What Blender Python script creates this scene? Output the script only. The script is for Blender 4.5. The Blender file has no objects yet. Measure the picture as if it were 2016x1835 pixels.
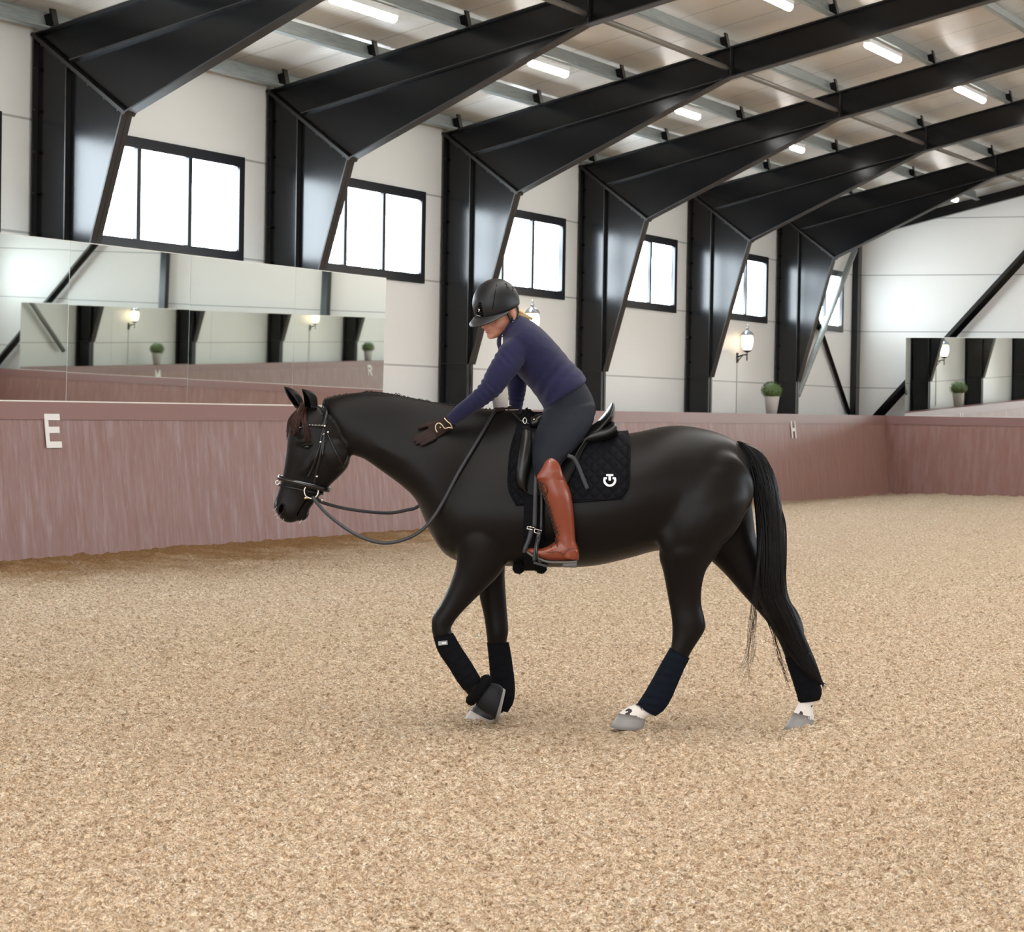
import bpy, math, random
import numpy as np
from mathutils import Vector, Matrix
from mathutils.bvhtree import BVHTree
random.seed(7); RNG = np.random.default_rng(11)
scn = bpy.context.scene
COL = scn.collection
A3 = lambda *a: np.array(a, float)

# ------------------------------------------------------------------ camera
FPX, CX, CY = 5094.9, 1008.0, 917.5
YAW, PITCH, ROLL = .4185, -.0221, .0168
CAM = A3(-25.9975, -15.1608, 1.5607)
Fv = A3(math.cos(PITCH)*math.cos(YAW), math.cos(PITCH)*math.sin(YAW), math.sin(PITCH))
Rv = A3(math.sin(YAW), -math.cos(YAW), 0)
Uv = np.cross(Rv, Fv)
cr, sr = math.cos(ROLL), math.sin(ROLL)
R2, U2 = cr*Rv+sr*Uv, -sr*Rv+cr*Uv
def ray(u, v): return Fv+(u-CX)/FPX*R2-(v-CY)/FPX*U2
def wp(u, v, ax, val):
    """point of the hall seen in direction (u, v) on the plane axis = val (used to survey the hall)"""
    d = ray(u, v); return CAM+(val-CAM[ax])/d[ax]*d
cam_d = bpy.data.cameras.new('camera'); cam = bpy.data.objects.new('camera', cam_d); COL.objects.link(cam)
cam_d.sensor_fit = 'HORIZONTAL'; cam_d.sensor_width = 36; cam_d.lens = FPX/2016*36
cam_d.clip_start = .1; cam_d.clip_end = 300
cam_d.dof.use_dof = True; cam_d.dof.focus_distance = 12.6; cam_d.dof.aperture_fstop = 12
M = Matrix.Identity(4)
for i in range(3):
    M[i][0] = R2[i]; M[i][1] = U2[i]; M[i][2] = -Fv[i]; M[i][3] = CAM[i]
cam.matrix_world = M
scn.camera = cam

# ------------------------------------------------------------------ materials
def mat(name, col, rough=.5, metal=0., spec=.5, **k):
    m = bpy.data.materials.new(name); m.use_nodes = True
    b = m.node_tree.nodes['Principled BSDF']
    b.inputs['Base Color'].default_value = (*col, 1); b.inputs['Roughness'].default_value = rough
    b.inputs['Metallic'].default_value = metal; b.inputs['Specular IOR Level'].default_value = spec
    for n, v in k.items(): b.inputs[n.replace('_', ' ')].default_value = v
    return m
def N(m, t, **k):
    n = m.node_tree.nodes.new('ShaderNode'+t)
    for a, v in k.items():
        if a.startswith('i_'):
            key = a[2:].replace('_', ' '); n.inputs[int(key) if key.isdigit() else key].default_value = v
        else: setattr(n, a, v)
    return n
def L(m, a, b): m.node_tree.links.new(a, b)
def BS(m): return m.node_tree.nodes['Principled BSDF']
def mapped(m, scale, coord='Object'):
    tc = N(m, 'TexCoord'); mp = N(m, 'Mapping', i_Scale=scale); L(m, tc.outputs[coord], mp.inputs['Vector']); return mp.outputs[0]
def noise(m, vec, scale, detail=3, rough=.55):
    n = N(m, 'TexNoise', i_Scale=scale, i_Detail=detail, i_Roughness=rough); L(m, vec, n.inputs['Vector']); return n.outputs['Fac']
def ramp(m, fac, stops):
    r = N(m, 'ValToRGB'); e = r.color_ramp.elements
    while len(e) < len(stops): e.new(.5)
    for x, (p, c) in zip(e, stops):
        x.position = p; x.color = (*c, 1) if len(c) == 3 else c
    L(m, fac, r.inputs[0]); return r.outputs[0]
def mix(m, fac, a, b, mode='MIX'):
    x = N(m, 'Mix', data_type='RGBA', blend_type=mode)
    for s, v in ((0, fac), (6, a), (7, b)):
        if hasattr(v, 'links'): L(m, v, x.inputs[s])
        else: x.inputs[s].default_value = v if not isinstance(v, tuple) or len(v) == 4 else (*v, 1)
    return x.outputs[2]
def math_(m, op, a, b=None, c=None):
    x = N(m, 'Math', operation=op)
    for s, v in enumerate((a, b, c)):
        if v is None: continue
        if hasattr(v, 'links'): L(m, v, x.inputs[s])
        else: x.inputs[s].default_value = v
    return x.outputs[0]
def bump(m, h, strength=.3, dist=.01):
    b = N(m, 'Bump', i_Strength=strength, i_Distance=dist); L(m, h, b.inputs['Height']); L(m, b.outputs[0], BS(m).inputs['Normal'])
def sep(m, coord='Object'):
    tc = N(m, 'TexCoord'); s = N(m, 'SeparateXYZ'); L(m, tc.outputs[coord], s.inputs[0]); return s.outputs

def wall_material(name, col):
    m = mat(name, col, .33, spec=.45)
    x, y, z = sep(m)
    # wide sandwich panels: a joint every 1.15 m up, fine rolled ribs between
    fr = math_(m, 'FRACT', math_(m, 'MULTIPLY', math_(m, 'SUBTRACT', z, 4.41), 1/1.15))
    line = math_(m, 'LESS_THAN', math_(m, 'ABSOLUTE', math_(m, 'SUBTRACT', fr, .5)), .489)
    rib = math_(m, 'SINE', math_(m, 'MULTIPLY', z, 2*math.pi/.075))
    c = mix(m, line, tuple(.55*v for v in col), col)
    nz = noise(m, mapped(m, (1, 1, 1)), .8, 2)
    c2 = mix(m, math_(m, 'MULTIPLY', nz, .12), c, (.72, .70, .66))
    L(m, c2, BS(m).inputs['Base Color'])
    h = math_(m, 'ADD', math_(m, 'MULTIPLY', rib, .12), math_(m, 'MULTIPLY', line, 1.2))
    bump(m, h, .35, .004)
    return m
MAT = {}
MAT['wall'] = wall_material('white_sandwich_panel', (.80, .775, .73))
m = MAT['ceiling'] = mat('glossy_roof_panel', (.58, .52, .45), .27, spec=.5)
x, y, z = sep(m)
fr = math_(m, 'FRACT', math_(m, 'MULTIPLY', x, 1/1.1))
ln = math_(m, 'LESS_THAN', math_(m, 'ABSOLUTE', math_(m, 'SUBTRACT', fr, .5)), .49)
L(m, mix(m, ln, (.36, .32, .27), (.66, .60, .53)), BS(m).inputs['Base Color'])
rb = math_(m, 'SINE', math_(m, 'MULTIPLY', x, 2*math.pi/.11))
wv = noise(m, mapped(m, (1.2, 1.2, 1.2)), 1.2, 2)
bump(m, math_(m, 'ADD', math_(m, 'MULTIPLY', rb, .10), math_(m, 'MULTIPLY', wv, 1.5)), .5, .01)
m = MAT['steel'] = mat('black_painted_steel', (.0028, .0028, .0034), .18, spec=.36)
nz = noise(m, mapped(m, (1, 1, 1)), 9, 3); bump(m, nz, .035, .01)
MAT['steel_lit'] = mat('black_painted_steel_lit', (.012, .0105, .0095), .4, spec=.4)  # lighter, browner steel copy: light on the flanges put into the colour
MAT['frame'] = mat('black_window_frame', (.011, .011, .014), .35)
m = MAT['galv'] = mat('galvanised_purlin', (.30, .32, .30), .45, .25)
L(m, ramp(m, noise(m, mapped(m, (1, 14, 14)), 3, 3), [(.3, (.25, .275, .26)), (.7, (.36, .385, .365))]), BS(m).inputs['Base Color'])
MAT['tube'] = mat('brown_grey_tie_tube', (.17, .15, .125), .4, .3)
MAT['mirror'] = mat('mirror_glass', (.86, .90, .865), .012, 1.)
MAT['mirror_edge'] = mat('mirror_edge_trim', (.80, .77, .70), .4)
m = MAT['board'] = mat('red_brown_plywood', (.27, .13, .105), .42, spec=.4)
n1 = noise(m, mapped(m, (5.5, 5.5, .55)), 2.2, 5, .6)
n2 = noise(m, mapped(m, (1.1, 1.1, .6)), 1.3, 3)
n3 = noise(m, mapped(m, (22, 22, 1.4)), 2.0, 3)
c = ramp(m, n1, [(.34, (.235, .125, .108)), (.52, (.285, .175, .165)), (.72, (.37, .275, .285))])
c = mix(m, math_(m, 'MULTIPLY', n2, .55), c, (.25, .120, .092))
c = mix(m, math_(m, 'MULTIPLY', ramp(m, n3, [(.52, (0, 0, 0)), (.75, (1, 1, 1))]), .30), c, (.42, .33, .34))
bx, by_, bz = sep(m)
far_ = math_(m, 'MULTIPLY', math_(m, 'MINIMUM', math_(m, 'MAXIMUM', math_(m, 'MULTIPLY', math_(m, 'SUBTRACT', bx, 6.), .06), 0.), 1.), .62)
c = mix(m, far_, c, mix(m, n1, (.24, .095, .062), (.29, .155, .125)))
L(m, c, BS(m).inputs['Base Color'])
MAT['board_cap'] = mat('red_brown_cap', (.24, .12, .105), .4)
MAT['letter'] = mat('white_letter_paint', (.82, .79, .76), .5)

m = MAT['sand'] = mat('arena_sand', (.6, .45, .3), .95, spec=.1)
vec = mapped(m, (1, 1, 1))
n1 = noise(m, vec, 30, 4, .72); n2 = noise(m, vec, 1.1, 3); n3 = noise(m, vec, 130, 1, .7)
at = N(m, 'Attribute', attribute_name='damp')
c = ramp(m, n1, [(.34, (.36, .232, .138)), (.45, (.72, .525, .35)), (.54, (.88, .695, .50)), (.68, (.98, .86, .71))])  # darker where the bump dips: shade between clumps put into the colour
c = mix(m, math_(m, 'MULTIPLY', ramp(m, n3, [(.38, (1, 1, 1)), (.55, (0, 0, 0))]), .45), c, (.22, .145, .085))  # finer gaps darkened the same way
c = mix(m, math_(m, 'MULTIPLY', ramp(m, n2, [(.35, (1, 1, 1)), (.65, (0, 0, 0))]), .30), c, (.66, .465, .295))
c = mix(m, at.outputs['Fac'], c, (.385, .215, .09))
vo = N(m, 'TexVoronoi', i_Scale=11.); L(m, vec, vo.inputs['Vector'])
spk = math_(m, 'MULTIPLY', math_(m, 'LESS_THAN', vo.outputs['Distance'], .11), math_(m, 'GREATER_THAN', vo.outputs['Color'], .80))
c = mix(m, math_(m, 'MULTIPLY', spk, .85), c, (.86, .83, .78))
wv = N(m, 'VectorMath', operation='ADD'); L(m, vec, wv.inputs[0]); nv = N(m, 'TexNoise', i_Scale=14., i_Detail=2.); L(m, vec, nv.inputs['Vector'])
sc_ = N(m, 'VectorMath', operation='SCALE'); L(m, nv.outputs['Color'], sc_.inputs[0]); sc_.inputs['Scale'].default_value = .025; L(m, sc_.outputs[0], wv.inputs[1])
g1 = N(m, 'TexVoronoi', i_Scale=88.); L(m, wv.outputs[0], g1.inputs['Vector']); g2 = N(m, 'TexVoronoi', i_Scale=230.); L(m, wv.outputs[0], g2.inputs['Vector'])
sx = N(m, 'SeparateColor'); L(m, g1.outputs['Color'], sx.inputs[0]); sx2 = N(m, 'SeparateColor'); L(m, g2.outputs['Color'], sx2.inputs[0])
tone = ramp(m, sx.outputs[0], [(0, (.46, .43, .40)), (.10, (.76, .74, .71)), (.5, (1.06, 1.06, 1.05)), (.85, (1.15, 1.16, 1.17)), (1, (1.3, 1.36, 1.45))])
tone2 = ramp(m, sx2.outputs[1], [(0, (.55, .52, .50)), (.15, (.9, .89, .88)), (.7, (1.05, 1.05, 1.05)), (1, (1.2, 1.22, 1.25))])
c = mix(m, .9, c, tone, 'MULTIPLY'); c = mix(m, .8, c, tone2, 'MULTIPLY')
L(m, c, BS(m).inputs['Base Color'])
hh = math_(m, 'SUBTRACT', math_(m, 'ADD', n1, math_(m, 'MULTIPLY', n3, .4)), math_(m, 'ADD', math_(m, 'MULTIPLY', g1.outputs['Distance'], .9), math_(m, 'MULTIPLY', g2.outputs['Distance'], .5)))
bump(m, hh, 1., .014)

def emit(name, col, s):
    m = mat(name, col, .5); b = BS(m)
    b.inputs['Emission Color'].default_value = (*col, 1); b.inputs['Emission Strength'].default_value = s; return m
WIN_L = 21.
m = MAT['pane'] = mat('daylit_frosted_pane', (.8, .85, .85), .25)
at = N(m, 'TexCoord')
x, y, z = sep(m)
hz = math_(m, 'SUBTRACT', 1.0, math_(m, 'MINIMUM', math_(m, 'MULTIPLY', math_(m, 'ABSOLUTE', math_(m, 'SUBTRACT', z, 3.86)), 1.9), 1.0))
bl = ramp(m, noise(m, mapped(m, (1.9, 1.9, .35)), 1.6, 3), [(.44, (0, 0, 0)), (.60, (1, 1, 1))])
g = math_(m, 'MULTIPLY', math_(m, 'MULTIPLY', hz, bl), math_(m, 'MULTIPLY', math_(m, 'MINIMUM', math_(m, 'MAXIMUM', math_(m, 'MULTIPLY', x, .055), 0.), 1.), .985))
L(m, mix(m, g, (.80, .915, 1.), (.010, .022, .020)), BS(m).inputs['Emission Color'])
BS(m).inputs['Emission Strength'].default_value = WIN_L
MAT['ridge_fill'] = emit('added_ridge_glow', (1., .985, .96), 3.3)  # glow of the added ridge strip, no glazing known there
MAT['lamp_tube'] = emit('lit_tube_diffuser', (1., .96, .92), 14.)
MAT['globe'] = emit('lit_lantern_glass', (1., .80, .56), 3.2)
MAT['lamp_housing'] = mat('white_lamp_housing', (.7, .7, .68), .4)
MAT['lantern_metal'] = mat('dark_lantern_metal', (.035, .035, .035), .35, .6)
MAT['lantern_cap'] = mat('grey_lantern_cap', (.30, .31, .33), .3, .7)
MAT['cable'] = mat('white_cable', (.55, .54, .50), .5)
MAT['pot'] = mat('pale_ceramic_pot', (.62, .60, .57), .45)
m = MAT['leaf'] = mat('boxwood_leaf', (.075, .13, .03), .45)
L(m, ramp(m, noise(m, mapped(m, (1, 1, 1)), 24, 2), [(.3, (.035, .075, .016)), (.7, (.14, .20, .055))]), BS(m).inputs['Base Color'])
MAT['soil'] = mat('dark_soil', (.03, .02, .014), .9)

# ------------------------------------------------------------------ mesh helpers
class MB:
    def __init__(s): s.v = []; s.f = []; s.mi = []; s.n = 0
    def add(s, v, f, mi=0):
        v = np.asarray(v, float).reshape(-1, 3); o = s.n; s.v.append(v); s.n += len(v)
        s.f += [tuple(int(i)+o for i in q) for q in f]; s.mi += [mi]*len(f); return s
    def box(s, a, b, mi=0):
        a, b2 = A3(*[min(p, q) for p, q in zip(a, b)]), A3(*[max(p, q) for p, q in zip(a, b)]); b = b2
        v = [(x, y, z) for x in (a[0], b[0]) for y in (a[1], b[1]) for z in (a[2], b[2])]
        return s.add(v, [(0, 1, 3, 2), (4, 6, 7, 5), (0, 4, 5, 1), (2, 3, 7, 6), (0, 2, 6, 4), (1, 5, 7, 3)], mi)
    def prism(s, poly, axis, a, b, mi=0):
        """extrude a 2-D polygon along an axis from a to b"""
        def p3(p, t):
            q = list(p); q.insert(axis, t); return q
        n = len(poly); v = [p3(p, a) for p in poly]+[p3(p, b) for p in poly]
        return s.add(v, [tuple(range(n))[::-1], tuple(range(n, 2*n))]+[(i, (i+1) % n, n+(i+1) % n, n+i) for i in range(n)], mi)
    def tube(s, pts, r, n=8, mi=0, cap=True):
        pts = [A3(*p) for p in pts]; k = len(pts); rs = r if hasattr(r, '__len__') else [r]*k
        V = []; ref = None
        for i in range(k):
            t = pts[min(i+1, k-1)]-pts[max(i-1, 0)]; t /= np.linalg.norm(t)+1e-12
            if ref is None: ref = A3(0, 0, 1) if abs(t[2]) < .9 else A3(1, 0, 0)
            a = np.cross(t, ref); a /= np.linalg.norm(a)+1e-12; b = np.cross(a, t); ref = b
            for j in range(n):
                th = 2*math.pi*j/n; V.append(pts[i]+rs[i]*(math.cos(th)*a+math.sin(th)*b))
        Fc = [(i*n+j, i*n+(j+1) % n, (i+1)*n+(j+1) % n, (i+1)*n+j) for i in range(k-1) for j in range(n)]
        if cap: Fc += [tuple(range(n))[::-1], tuple((k-1)*n+j for j in range(n))]
        return s.add(V, Fc, mi)
    def lathe(s, c, prof, n=24, mi=0):
        V = []; c = A3(*c)
        for r, z in prof:
            for j in range(n):
                th = 2*math.pi*j/n; V.append(c+A3(r*math.cos(th), r*math.sin(th), z))
        k = len(prof)
        Fc = [(i*n+j, i*n+(j+1) % n, (i+1)*n+(j+1) % n, (i+1)*n+j) for i in range(k-1) for j in range(n)]
        Fc += [tuple(range(n))[::-1], tuple((k-1)*n+j for j in range(n))]
        return s.add(V, Fc, mi)
    def ell(s, c, ax, n=16, m=10, mi=0):
        """ellipsoid; ax: three axis vectors"""
        c = A3(*c); ax = [A3(*a) for a in ax]; V = [c+ax[2]]
        for i in range(1, m):
            ph = math.pi*i/m
            for j in range(n):
                th = 2*math.pi*j/n; V.append(c+ax[0]*math.sin(ph)*math.cos(th)+ax[1]*math.sin(ph)*math.sin(th)+ax[2]*math.cos(ph))
        V.append(c-ax[2]); e = len(V)-1
        Fc = [(0, 1+j, 1+(j+1) % n) for j in range(n)]
        for i in range(m-2): Fc += [(1+i*n+j, 1+(i+1)*n+j, 1+(i+1)*n+(j+1) % n, 1+i*n+(j+1) % n) for j in range(n)]
        Fc += [(e, 1+(m-2)*n+(j+1) % n, 1+(m-2)*n+j) for j in range(n)]
        return s.add(V, Fc, mi)
    def mesh(s, name, mats, smooth=False):
        me = bpy.data.meshes.new(name); v = np.concatenate(s.v)
        me.from_pydata(v.tolist(), [], s.f)
        for mm in (mats if isinstance(mats, (list, tuple)) else [mats]): me.materials.append(mm)
        if any(s.mi): me.polygons.foreach_set('material_index', s.mi)
        if smooth: me.polygons.foreach_set('use_smooth', [True]*len(me.polygons))
        me.update(); return me
    def obj(s, name, mats, parent=None, smooth=False):
        return link(name, s.mesh(name, mats, smooth), parent)
def link(name, data, parent=None, loc=None):
    o = bpy.data.objects.new(name, data); COL.objects.link(o)
    if parent: o.parent = parent
    if loc is not None: o.location = loc
    return o
def tag(o, label, cat, group=None):
    o['label'] = label; o['category'] = cat
    if group: o['group'] = group
    return o
def thing(name, label, cat, loc=(0, 0, 0), rz=0, group=None):
    o = link(name, None, loc=loc); o.rotation_euler = (0, 0, rz); return tag(o, label, cat, group)
def struct(o): o['kind'] = 'structure'; return o
def shift(mb, d):
    mb.v = [v+A3(*d) for v in mb.v]; return mb

# ------------------------------------------------------------------ the hall
YC = -11.6                       # centre line; the far long side mirrors the near one about it
WALL_Y, OPP_Y, END_X, BACK_X = .03, 2*YC-.03, 25.35, -34.
SL = .245
zt = lambda y: 5.26+SL*(-y if y > YC else y-2*YC)      # top of the rafters
zc = lambda y: zt(y)+.26                               # underside of the roof
FX = lambda k: -3.9188+(k-1)*4.8199
mirY = lambda y: 2*YC-y

def wall_long(name, y0, y1, flip):
    mb = MB(); zs0, zs1 = 3.22, 4.42
    ztop = zc(WALL_Y)+.15
    xs = [BACK_X]
    for k in range(-5, 7): xs += [FX(k)+.78, FX(k)+4.2]
    xs.append(END_X+.2)
    mb.box((BACK_X, y0, -.3), (END_X+.2, y1, zs0)); mb.box((BACK_X, y0, zs1), (END_X+.2, y1, ztop))
    for i in range(0, len(xs), 2): mb.box((xs[i], y0, zs0), (xs[i+1], y1, zs1))
    return struct(mb.obj(name, MAT['wall']))
wall_long('wall_left', WALL_Y, WALL_Y+.2, 0)
wall_long('wall_right', OPP_Y, OPP_Y-.2, 1)
mb = MB(); mb.prism([(WALL_Y+.2, -.3), (WALL_Y+.2, zc(WALL_Y)+.1), (YC, zc(YC)+.1), (OPP_Y-.2, zc(WALL_Y)+.1), (OPP_Y-.2, -.3)], 0, END_X, END_X+.2)
struct(mb.obj('wall_back', MAT['wall']))
mb = MB(); rg = 1.5
for sgn in (1, -1):
    f = (lambda y: y) if sgn == 1 else mirY
    ya, yb = WALL_Y+.2, YC+rg
    mb.prism([(f(ya), zc(ya)), (f(yb), zc(yb)), (f(yb), zc(yb)+.12), (f(ya), zc(ya)+.12)], 0, BACK_X, END_X+.2)
struct(mb.obj('ceiling', MAT['ceiling']))
mb = MB()
mb.prism([(YC+rg, zc(YC+rg)), (YC, zc(YC)), (mirY(YC+rg), zc(YC+rg)), (mirY(YC+rg), zc(YC+rg)+.05), (YC, zc(YC)+.05), (YC+rg, zc(YC+rg)+.05)], 0, BACK_X, END_X)
o = struct(mb.obj('ceiling_ridge_fill_strip', MAT['ridge_fill']))  # unseen glowing strip added along the ridge to light the sand from above

# windows: black frame with three frosted panes per bay
def window(n, x0, y, s):
    """s = +1: on the left wall (inside faces -Y); -1: on the right wall"""
    x1, z0, z1 = x0+3.44, 3.21, 4.43
    root = link('window_%d' % n, None, loc=((x0+x1)/2, y, z0)); struct(root)
    off = A3((x0+x1)/2, y, z0)
    ya, yb = y-.035*s, y+.12*s
    mb = MB(); t = .12
    for a, b in (((x0, z0), (x1, z0+t)), ((x0, z1-t), (x1, z1)), ((x0, z0+t), (x0+t, z1-t)), ((x1-t, z0+t), (x1, z1-t))):
        mb.box((a[0], ya, a[1]), (b[0], yb, b[1]))
    r = .05                                              # rounded inner corners
    for cxn, sx in ((x0+t, 1), (x1-t, -1)):
        for czn, sz in ((z0+t, 1), (z1-t, -1)):
            arc = [(cxn+sx*(r-r*math.cos(a)), czn+sz*(r-r*math.sin(a))) for a in np.linspace(0, math.pi/2, 6)]
            mb.prism([(cxn, czn)]+arc, 1, min(ya, yb)+.012, max(ya, yb)-.012)
    struct(shift(mb, -off).obj('window_frame', MAT['frame'], root))
    w = (x1-x0-2*t)/3
    for i in (1, 2):
        xm = x0+t+i*w; mb = MB().box((xm-.040, y-.02*s, z0+t), (xm+.040, y+.09*s, z1-t)); shift(mb, -off).obj('mullion', MAT['frame'], root)
    me = MB().box((x0+t-.03, y+.03*s, z0+t-.03), (x1-t+.03, y+.04*s, z1-t+.03))
    p = me.obj('pane', MAT['pane'], root); p.location = -off
WX = 4.22
for i, k in enumerate(range(-1, 7)): window(i+1, FX(k)+.77, WALL_Y, 1)
for i, k in enumerate(range(-1, 7)): window(i+9, FX(k)+.77, OPP_Y, -1)

# steel portal frames
PURL = [-.1, -1.28, -2.46, -3.90, -5.35, -6.80]
def offs(p, q, d):
    p, q = A3(*p), A3(*q); t = (q-p)/np.linalg.norm(q-p); return A3(-t[1], t[0])*d
def flange(mb, p, q, w, t, X0, mi=1):
    """plate of width w along X whose face runs p -> q in the YZ plane, thickness t to the left of p->q"""
    o = offs(p, q, t); mb.prism([p, q, (q[0]+o[0], q[1]+o[1]), (p[0]+o[0], p[1]+o[1])], 0, X0-w/2, X0+w/2, mi)
def frame_meshes():
    out = {}
    FW = .19
    for side in (1, -1):
        f = (lambda p: p) if side == 1 else (lambda p: (mirY(p[0]), p[1]))
        def fl(mb, p, q, w, t): flange(mb, f(p), f(q), w, t*side, 0)
        kn, na, eav, he = (-1.08, 4.45), (-.444, 2.15), (0., zt(0)), (-4.06, 5.895)
        # column: straight section, tapered gusset, inner flange
        mb = MB()
        def pr(poly, th=.012): mb.prism([f(p) for p in poly], 0, -th/2, th/2)
        pr([(0, 0), eav, kn, na, (-.42, na[1]), (-.42, 0)])
        fl(mb, (0, 0), (0, zt(0)), FW, .014); fl(mb, (-.41, 0), (-.41, 4.93), FW, -.014)
        fl(mb, na, kn, FW, -.016)
        fl(mb, (-.42, na[1]), (-.0, na[1]), .16, .012)
        out['column', side] = mb
        mb = MB(); 
        def pr(poly, th=.012): mb.prism([f(p) for p in poly], 0, -th/2, th/2)
        D = .37
        pr([eav, (YC, zt(YC)), (YC, zt(YC)-D), (he[0], zt(he[0])-D), he, kn])
        fl(mb, eav, (YC, zt(YC)), FW, -.014)
        fl(mb, (-.44, zt(-.44)-D), (YC, zt(YC)-D), FW, .014)
        fl(mb, kn, he, FW, .016)
        fl(mb, (he[0], he[1]-.01), (he[0], zt(he[0])), .15, .012)
        out['rafter', side] = mb
        mb = MB()
        d = A3(kn[0]-eav[0], kn[1]-eav[1]); d /= np.linalg.norm(d)
        e0 = (eav[0]-d[0]*.02, eav[1]-d[1]*.02); e1 = (kn[0]+d[0]*.03, kn[1]+d[1]*.03)
        fl(mb, e0, e1, .20, .018); fl(mb, e0, e1, .20, -.018)
        out['end_plate', side] = mb
        out['nrm', side] = A3(-d[1], d[0])
    return out
FM = frame_meshes(); SM = [MAT['steel'], MAT['steel_lit']]
NRM = FM.pop(('nrm', 1)); FM.pop(('nrm', -1))
FD = {k: v.mesh(k[0], SM) for k, v in FM.items()}
BOLT = MB().tube([(0, 0, 0), (0, 0, .02)], .017, 6).mesh('bolt', MAT['steel_lit'])
BOLT_AT = []
for t in (.1, .2, .33, .62, .80, .95):
    c = A3(0, zt(0))+t*(A3(-1.08, 4.45)-A3(0, zt(0))); n_ = NRM if NRM[1] < 0 else -NRM
    BOLT_AT.append((-.065, *(c+n_*.017), math.atan2(-n_[0], n_[1])))
for zb in np.arange(2.4, 5.0, .42): BOLT_AT.append((-.075, -.014, zb, math.pi/2))
cl = MB(); cl.box((-.05, -.135, 0), (.05, -.115, .215)); cl.box((-.05, -.135, 0), (.05, .05, .012)); cl.box((-.05, -.115, 0), (-.04, -.045, .17))
CLEAT = cl.mesh('purlin_cleat', MAT['steel'])
ordn = ['just outside the left picture edge, its rafter out of view', 'first from the left, cut by the top edge', 'second from the left, above the right end of the long mirror',
        'third from the left, directly behind the rider', "fourth from the left, behind the rider's back", 'fifth from the left, with a lantern on its right',
        'sixth and last from the left, beside the potted bush']
for k in range(1, 7):
    root = thing('steel_frame', 'black steel portal frame '+ordn[k], 'steel frame', (FX(k), 0, 0), group='black portal frames along the hall')
    for (n, s), d in FD.items(): link(n, d, root)
    for bx, by, bz, ba in BOLT_AT: b_ = link('bolt', BOLT, root, (bx, by, bz)); b_.rotation_euler = (ba, 0, 0)
    for s in (1,):
        for y in PURL:
            yy = y if s == 1 else mirY(y); c = link('purlin_cleat', CLEAT, root, (0, yy, zt(y))); c.rotation_euler = (math.atan(SL)*(-1 if s == 1 else 1), 0, 0)
# end gable: rafter, posts, braces
root = thing('gable_frame', 'slim black steel frame against the white end wall', 'steel frame', (END_X-.16, 0, 0))
for s in (1, -1):
    f = (lambda y: y) if s == 1 else mirY
    mb = MB(); mb.prism([(f(.15), zt(.15)-.13), (f(YC), zt(YC)-.13), (f(YC), zt(YC)+.07), (f(.15), zt(.15)+.07)], 0, -.07, .07); mb.obj('rafter', MAT['steel'], root)
    mb = MB(); mb.box((-.14, f(-.10), 0), (.10, f(.02), zt(0)+.0)); mb.obj('corner_post', MAT['steel'], root)
    for y in (-5.2, -9.4):
        mb = MB().box((-.06, f(y-.08), 0), (.1, f(y+.08), zt(y)-.1)); mb.obj('post', MAT['steel'], root)
    q0, q1 = wp(1732, 815, 0, END_X-.16), wp(2016, 505, 0, END_X-.16); q2 = q0+(q1-q0)*(-5.05-q0[1])/(q1[1]-q0[1]); q0 = q0+(q0-q1)*.05
    mb = MB().tube([(.0, f(q0[1]), q0[2]), (.0, f(q2[1]), q2[2])], .095, 4); mb.obj('brace', MAT['steel'], root)
# cross bracing of the last left bay
g0, g1 = wp(1683, 492, 1, -.12), wp(1570, 778, 1, -.12)
mb = MB().tube([g0, g1], .06, 12); tag(mb.obj('brace_tube', MAT['galv'], smooth=True), 'pale grey round brace tube crossing the last window', 'brace')
b0, b1 = wp(1609, 630, 1, -.03), wp(1671, 814, 1, -.03)
mb = MB().tube([b0+(b0-b1)*.8, b1], .05, 4); tag(mb.obj('brace_bar', MAT['steel']), 'thin black brace bar slanting down to the corner post', 'brace')
fm_ = A3(1, -1, 1); fo_ = A3(0, 2*YC, 0); e0 = b0+(b0-b1)*.8
mb = MB().tube([e0*fm_+fo_, b1*fm_+fo_], .05, 4); tag(mb.obj('brace_bar', MAT['steel']), 'black brace bar on the opposite wall, slanting at the left end of the mirror reflection', 'brace')
mb = MB().tube([g0*fm_+fo_, g1*fm_+fo_], .06, 12); tag(mb.obj('brace_tube', MAT['galv'], smooth=True), 'grey round brace tube across the last opposite window, seen only by reflection', 'brace')
# purlins and tie tubes
PN = ['along the top of the left wall', 'first above the eaves', 'second above the eaves, carrying the left row of lights', 'third above the eaves', 'fourth above the eaves, carrying the upper row of lights',
      'fifth above the eaves', 'sixth above the eaves', 'next to the ridge']
for s in (1,):
    for i, y in enumerate(PURL):
        yy = y if s == 1 else mirY(y); a = math.atan(SL)*s
        mb = MB(); mb.box((0, 0, .005), (END_X-BACK_X-.3, .006, .205)); mb.box((0, 0, .005), (END_X-BACK_X-.3, -.065, .011)); mb.box((0, 0, .199), (END_X-BACK_X-.3, .065, .205))
        mb.box((0, -.065, .005), (END_X-BACK_X-.3, -.059, .028))
        o = mb.obj('purlin', MAT['galv']); o.location = (BACK_X+.1, yy-.04, zt(y)+.012); o.rotation_euler = (-a, 0, 0)
        tag(o, 'grey galvanised roof purlin '+PN[i], 'purlin', 'roof purlins')
BAYS = ['running out of the top edge', 'between the second and third frames', 'between the third and fourth frames', 'between the fourth and fifth frames', 'between the fifth and sixth frames', 'between the last frame and the end wall']
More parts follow.
